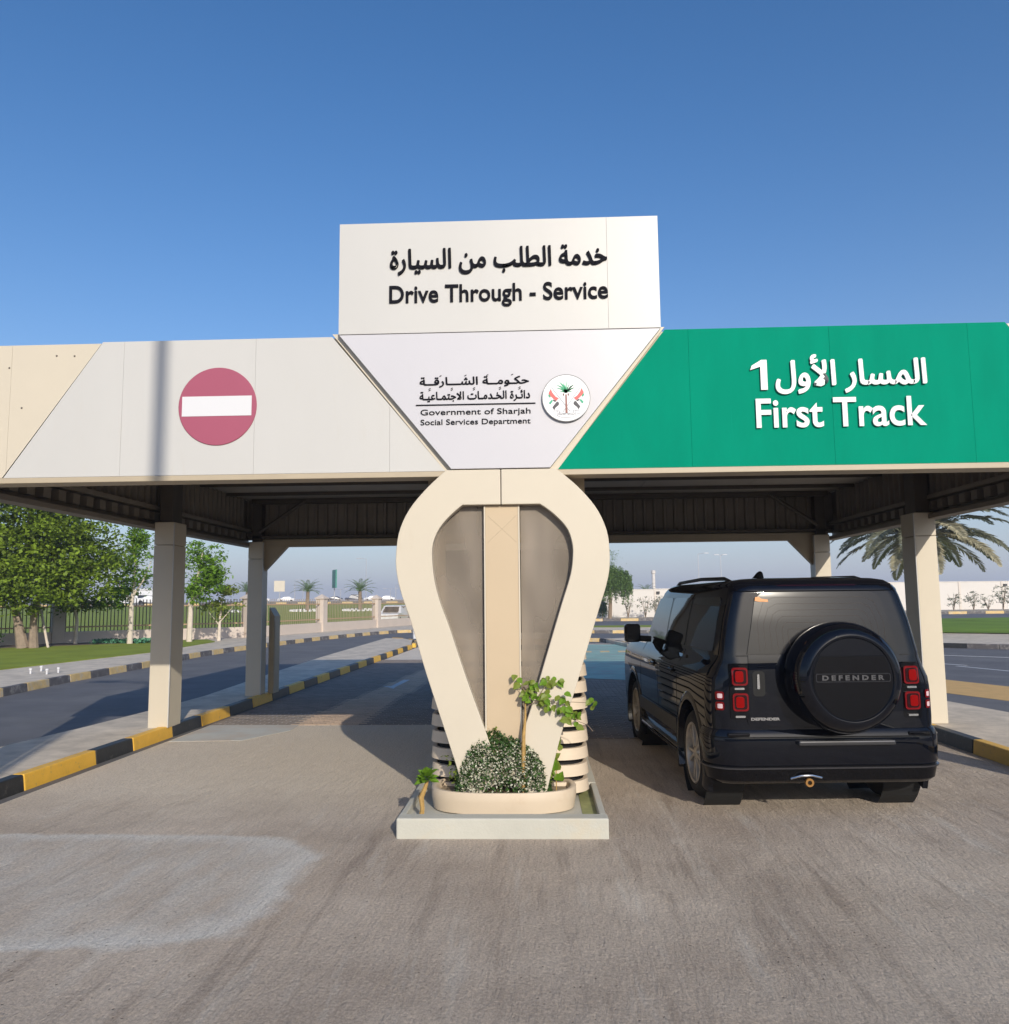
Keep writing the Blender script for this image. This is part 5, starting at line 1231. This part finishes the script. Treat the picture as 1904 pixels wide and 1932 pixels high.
for px_, p, lab, suv in ((536, P_W, 'white car on the far road beside the far left column', False), (628, P_D, 'dark car on the far road behind the green sign', False), (665, P_D, 'dark tall car on the far road beside the young palm nearest the arch', True), (701, P_W, 'white car on the far road left of the last fence pillar', False), (727, P_W, 'white car on the far road right of the last fence pillar', False), (488, P_W, 'white car on the far road hidden by the far left column', False)):
    X = (px_ - 1012) / 1560 * Yc; small_car('distant_car', lab, 'car', X, Yc, TZ(X, Yc), R(12), p, 4.6 if not suv else 4.9, 1.45 if not suv else 1.9, suv, 'cars on the far road')
for px_, p, lab in ((182, P_W, 'white car parked beyond the fence behind the broad tree'), (70, P_D, 'dark car parked beyond the fence left of the broad trunk'), (278, P_W, 'white car beyond the fence beside the slim whitewashed tree')):
    X = (px_ - 1012) / 1560 * 124; small_car('distant_car', lab, 'car', X, 124, TZ(X, 124), R(5), p, 4.6, 1.45, False, 'cars on the far road')
mb = MB(); mb.box(-6, 6, -4, 4, 0, 4.0); mb.box(-6.2, 6.2, -4.2, 4.2, 4.0, 4.4); bl = thing('low_building', 'low white building with a blue sign behind the slim whitewashed tree', 'building', (-112, 235, 2.0)); mb.build('wall', P_W, bl)
mb = MB(); mb.box(-6.1, -2, -4.25, -4.1, 2.6, 3.8); mb.build('sign_board', mat('blue_sign', (.02, .15, .45), .5), bl)
mb = MB(); mb.box(-1, 4.8, -4.05, -4.01, .6, 2.6); mb.build('window', M_CGLASS, bl)
bo_ = MB(); bo_.lathe([(0, 0), (.11, 0), (.11, 1.0), (.06, 1.08), (0, 1.09)], 14, 'z'); o = bo_.build('bollard', M_SIGNWHITE, None, loc=(-5.6, 38.0, .135), smooth=True); tag(o, 'white round bollard at the far tip of the left island', 'bollard')
# cabinet beside the far left column
cb_ = thing('metal_cabinet', 'narrow tan metal cabinet standing against the far left column', 'cabinet', (-4.92, 15.5, .135))
mb = MB(); mb.add([(-.08, -.15, 0), (.02, -.15, 0), (.02, .2, 0), (-.08, .2, 0), (-.08, -.15, 1.58), (.02, -.15, 1.42), (.02, .2, 1.42), (-.08, .2, 1.58)], [(0, 3, 2, 1), (4, 5, 6, 7), (0, 1, 5, 4), (1, 2, 6, 5), (2, 3, 7, 6), (3, 0, 4, 7)]); mb.build('cabinet_body', M_TRIM, cb_, bevel=.006)
mb = MB(); mb.box(.021, .027, -.12, .16, .12, 1.32); mb.build('door', M_TRIM, cb_)

# white wall on the right
ww = thing('white_boundary_wall', 'long white panelled boundary wall across the background on the right', 'wall', (4, 86, 0))
def WP(s): return Vector((3 + s, lerp(86, 92, s / 75), 0))
n_ = 17
for i in range(n_):
    a, c = WP(i * 4.6), WP((i + 1) * 4.6); d, n, L_ = frame_between(a, c); mid = (a + c) / 2; zb = TZ(mid.x, mid.y)
    mb = MB(); mb.obox(mid + Vector((0, 0, zb + 1.4)), d * (L_ / 2 - .03), n * .10, (0, 0, 1.45)); wpart(mb, 'wall_panel', M_WWALL, ww)
    mb = MB(); mb.obox(a + Vector((0, 0, zb + 1.42)), d * .11, n * .16, (0, 0, 1.50)); wpart(mb, 'wall_post', mat('wall_post_paint', (.62, .56, .50), .7), ww)
    mb = MB(); mb.obox(mid + Vector((0, 0, zb + 2.885)), d * (L_ / 2 - .12), n * .14, (0, 0, .035)); wpart(mb, 'wall_coping', M_WWALL, ww)
    if i % 2 == 0:
        mb = MB(); mb.obox(a + Vector((.3, -.2, zb + 2.5)), (.16, 0, 0), (0, .10, 0), (0, 0, .12)); wpart(mb, 'wall_lamp', M_PLASTIC, ww)
def bush(name, label, x, y, blobs, ncl, per, sp_, m, leaf, stems=5, h=1.5, group=None):
    t = thing(name, label, 'shrub', (x, y, TZ(x, y)), group=group); mb = MB()
    for k in range(stems):
        a = random.uniform(0, 6.28); mb.tube([(0, 0, 0), (math.cos(a) * .2, math.sin(a) * .2, h * .5), (math.cos(a) * .5, math.sin(a) * .4, h * .95)], [.03, .022, .01], 5)
    mb.build('stems', M_BARK, t); leaf_cloud(sample_clusters(blobs, ncl, per, sp_, .3), leaf).build('foliage', m, t, recalc=False); return t
M_GREYLEAF = mat('dusty_leaf', (.16, .19, .12), .6, island=.35, translucent=.2)
for px_, lab, hh, w_, den in ((1181, 'thin sparse shrub against the white wall, second from the arch', 2.0, .5, 10), (1213, 'thin grey-green shrub against the white wall left of the car', 2.2, .9, 18), (1233, 'grey-green shrub against the white wall nearest the black car', 2.3, .9, 26),
                              (1776, 'sparse shrub before the white wall, just right of the near right column', 1.7, .8, 18), (1812, 'rounded shrub before the white wall, middle one of three on the right', 1.8, 1.1, 30), (1865, 'tallest shrub before the white wall at the right edge', 2.4, 1.3, 42), (1838, 'wispy low shrub beside the wall post near the right edge', 1.2, .9, 10)):
    X = (px_ - 1012) / 1560 * 83
    bush('wall_shrub', lab, X, 83, [((0, 0, hh * .6), (w_, .5, hh * .42))], den, 16, .13, M_GREYLEAF, .13, 6, hh, 'shrubs along the white wall')
bush('wall_shrub', 'dark dense shrub close to the arch on its right side', 6.4, 83, [((0, 0, 1.0), (.7, .5, 1.0))], 50, 30, .16, M_DKLEAF, .14, 4, 1.5, 'shrubs along the white wall')
t = thing('weeping_tree', 'weeping feathery tree just right of the arch in front of the white wall', 'tree', (6.9, 80, .02))
mb = MB(); mb.tube([(0, 0, 0), (.1, 0, 1.8), (0, 0, 3.2)], [.2, .16, .1], 8); mb.build('trunk', M_BARK, t)
pts = []
for _ in range(360):
    a = random.uniform(0, 6.28); r_ = 2.1 * math.sqrt(random.uniform(.02, 1)); x, y = r_ * math.cos(a), r_ * math.sin(a) * .8; top = 5.0 - .35 * r_ * r_ * .6 + random.uniform(-.3, .3); ln = random.uniform(1.2, 2.9)
    if top - ln < 1.3: ln = top - random.uniform(1.3, 1.8)
    for k in range(90):
        s = random.random(); pts.append((x + random.gauss(0, .07) + .1 * s, y + random.gauss(0, .07), top - ln * s))
leaf_cloud(pts, .19, .34).build('crown', M_LEAF_D, t, recalc=False)
pts = [(random.gauss(.4, .45) - .2, random.gauss(0, .4), random.uniform(5.2, 6.6)) for _ in range(350)]
leaf_cloud(pts, .17, .28).build('top_sprays', M_LEAF_D, t, recalc=False)
tw = MB(); tw.lathe([(0, 0), (.45, 0), (.40, 8), (.55, 8.2), (.55, 8.8), (0, 9.0)], 12, 'z'); o = tw.build('slim_tower', M_WWALL, None, loc=(27.9, 200, 0), smooth=True); tag(o, 'slim white tower rising behind the white wall', 'tower')
sp3 = thing('young_palm', 'small palm top showing over the white wall left of the slim tower', 'palm', (15.6, 120, 0)); mb = MB(); mb.tube([(0, 0, 0), (0, 0, 3.0)], .2, 8); mb.build('trunk', M_BARK, sp3)
for i in range(16):
    o = frond('frond', sp3, 1.9, i * 2.4, lerp(1.2, .1, i / 16), .8, M_PALM_B, .4, 18, .03); o.location = (0, 0, 3.0)

# added unseen behind the camera: shade for the fascia, reflections for the car
sb = thing('reflected_building', 'long cream building added behind the viewer for reflections in the car', 'building', (0, -45, 0))
mb = MB(); mb.box(-40, 40, -12, 2.28, 0, 7.0); mb.box(-40.2, 40.2, -12.2, 2.4, 7.0, 7.4); mb.build('wall', M_CREAM, sb)
for i in range(14):
    for zz in (1.0, 4.0):
        mb = MB(); x = -37 + i * 5.4; mb.box(x, x + 2.6, 2.285, 2.31, zz, zz + 1.8); mb.build('window', M_CGLASS, sb)
lp = thing('lamp_post', 'tall lamp post with a narrow hanging blade added out of view to cast the stripe of shade on the fascia', 'lamp post', (-1.05, -5.1, 0)); lp['label'] = 'tall lamp post with a narrow shade blade, added unseen behind the viewer to shade the fascia'  # unseen post and blade, added to cast the stripe of shade
mb = MB(); mb.tube([(0, 0, 0), (0, 0, 10.6)], [.075, .058], 10); mb.build('pole', M_POLE, lp, smooth=True)
mb = MB(); mb.tube([(0, 0, 9.62), (1.78, 0, 9.62)], .02, 6); mb.build('shade_blade_arm', M_POLE, lp)
mb = MB(); mb.box(1.645, 1.765, -.01, .01, 7.55, 9.60); mb.build('shade_blade', M_POLE, lp)
mb = MB(); mb.tube([(0, 0, 10.5), (-.9, 0, 10.7)], .04, 6); mb.obox((-1.2, 0, 10.68), (.35, 0, 0), (0, .12, 0), (0, 0, .05)); mb.build('lamp_head', M_POLE, lp)

# pale desert haze between the viewer and the horizon
hz_ = MB(); hz_.box(-560, 560, -120, 620, -1.2, 13.5)
hm = bpy.data.materials.new('haze_air'); hm.use_nodes = True; hn = hm.node_tree
hn.nodes.remove(hn.nodes['Principled BSDF']); pv = hn.nodes.new('ShaderNodeVolumePrincipled')
pv.inputs['Color'].default_value = (.80, .86, 1.0, 1); pv.inputs['Density'].default_value = .0011; pv.inputs['Anisotropy'].default_value = .2
hn.links.new(pv.outputs[0], hn.nodes['Material Output'].inputs['Volume'])
tag(hz_.build('haze', hm), kind='stuff')
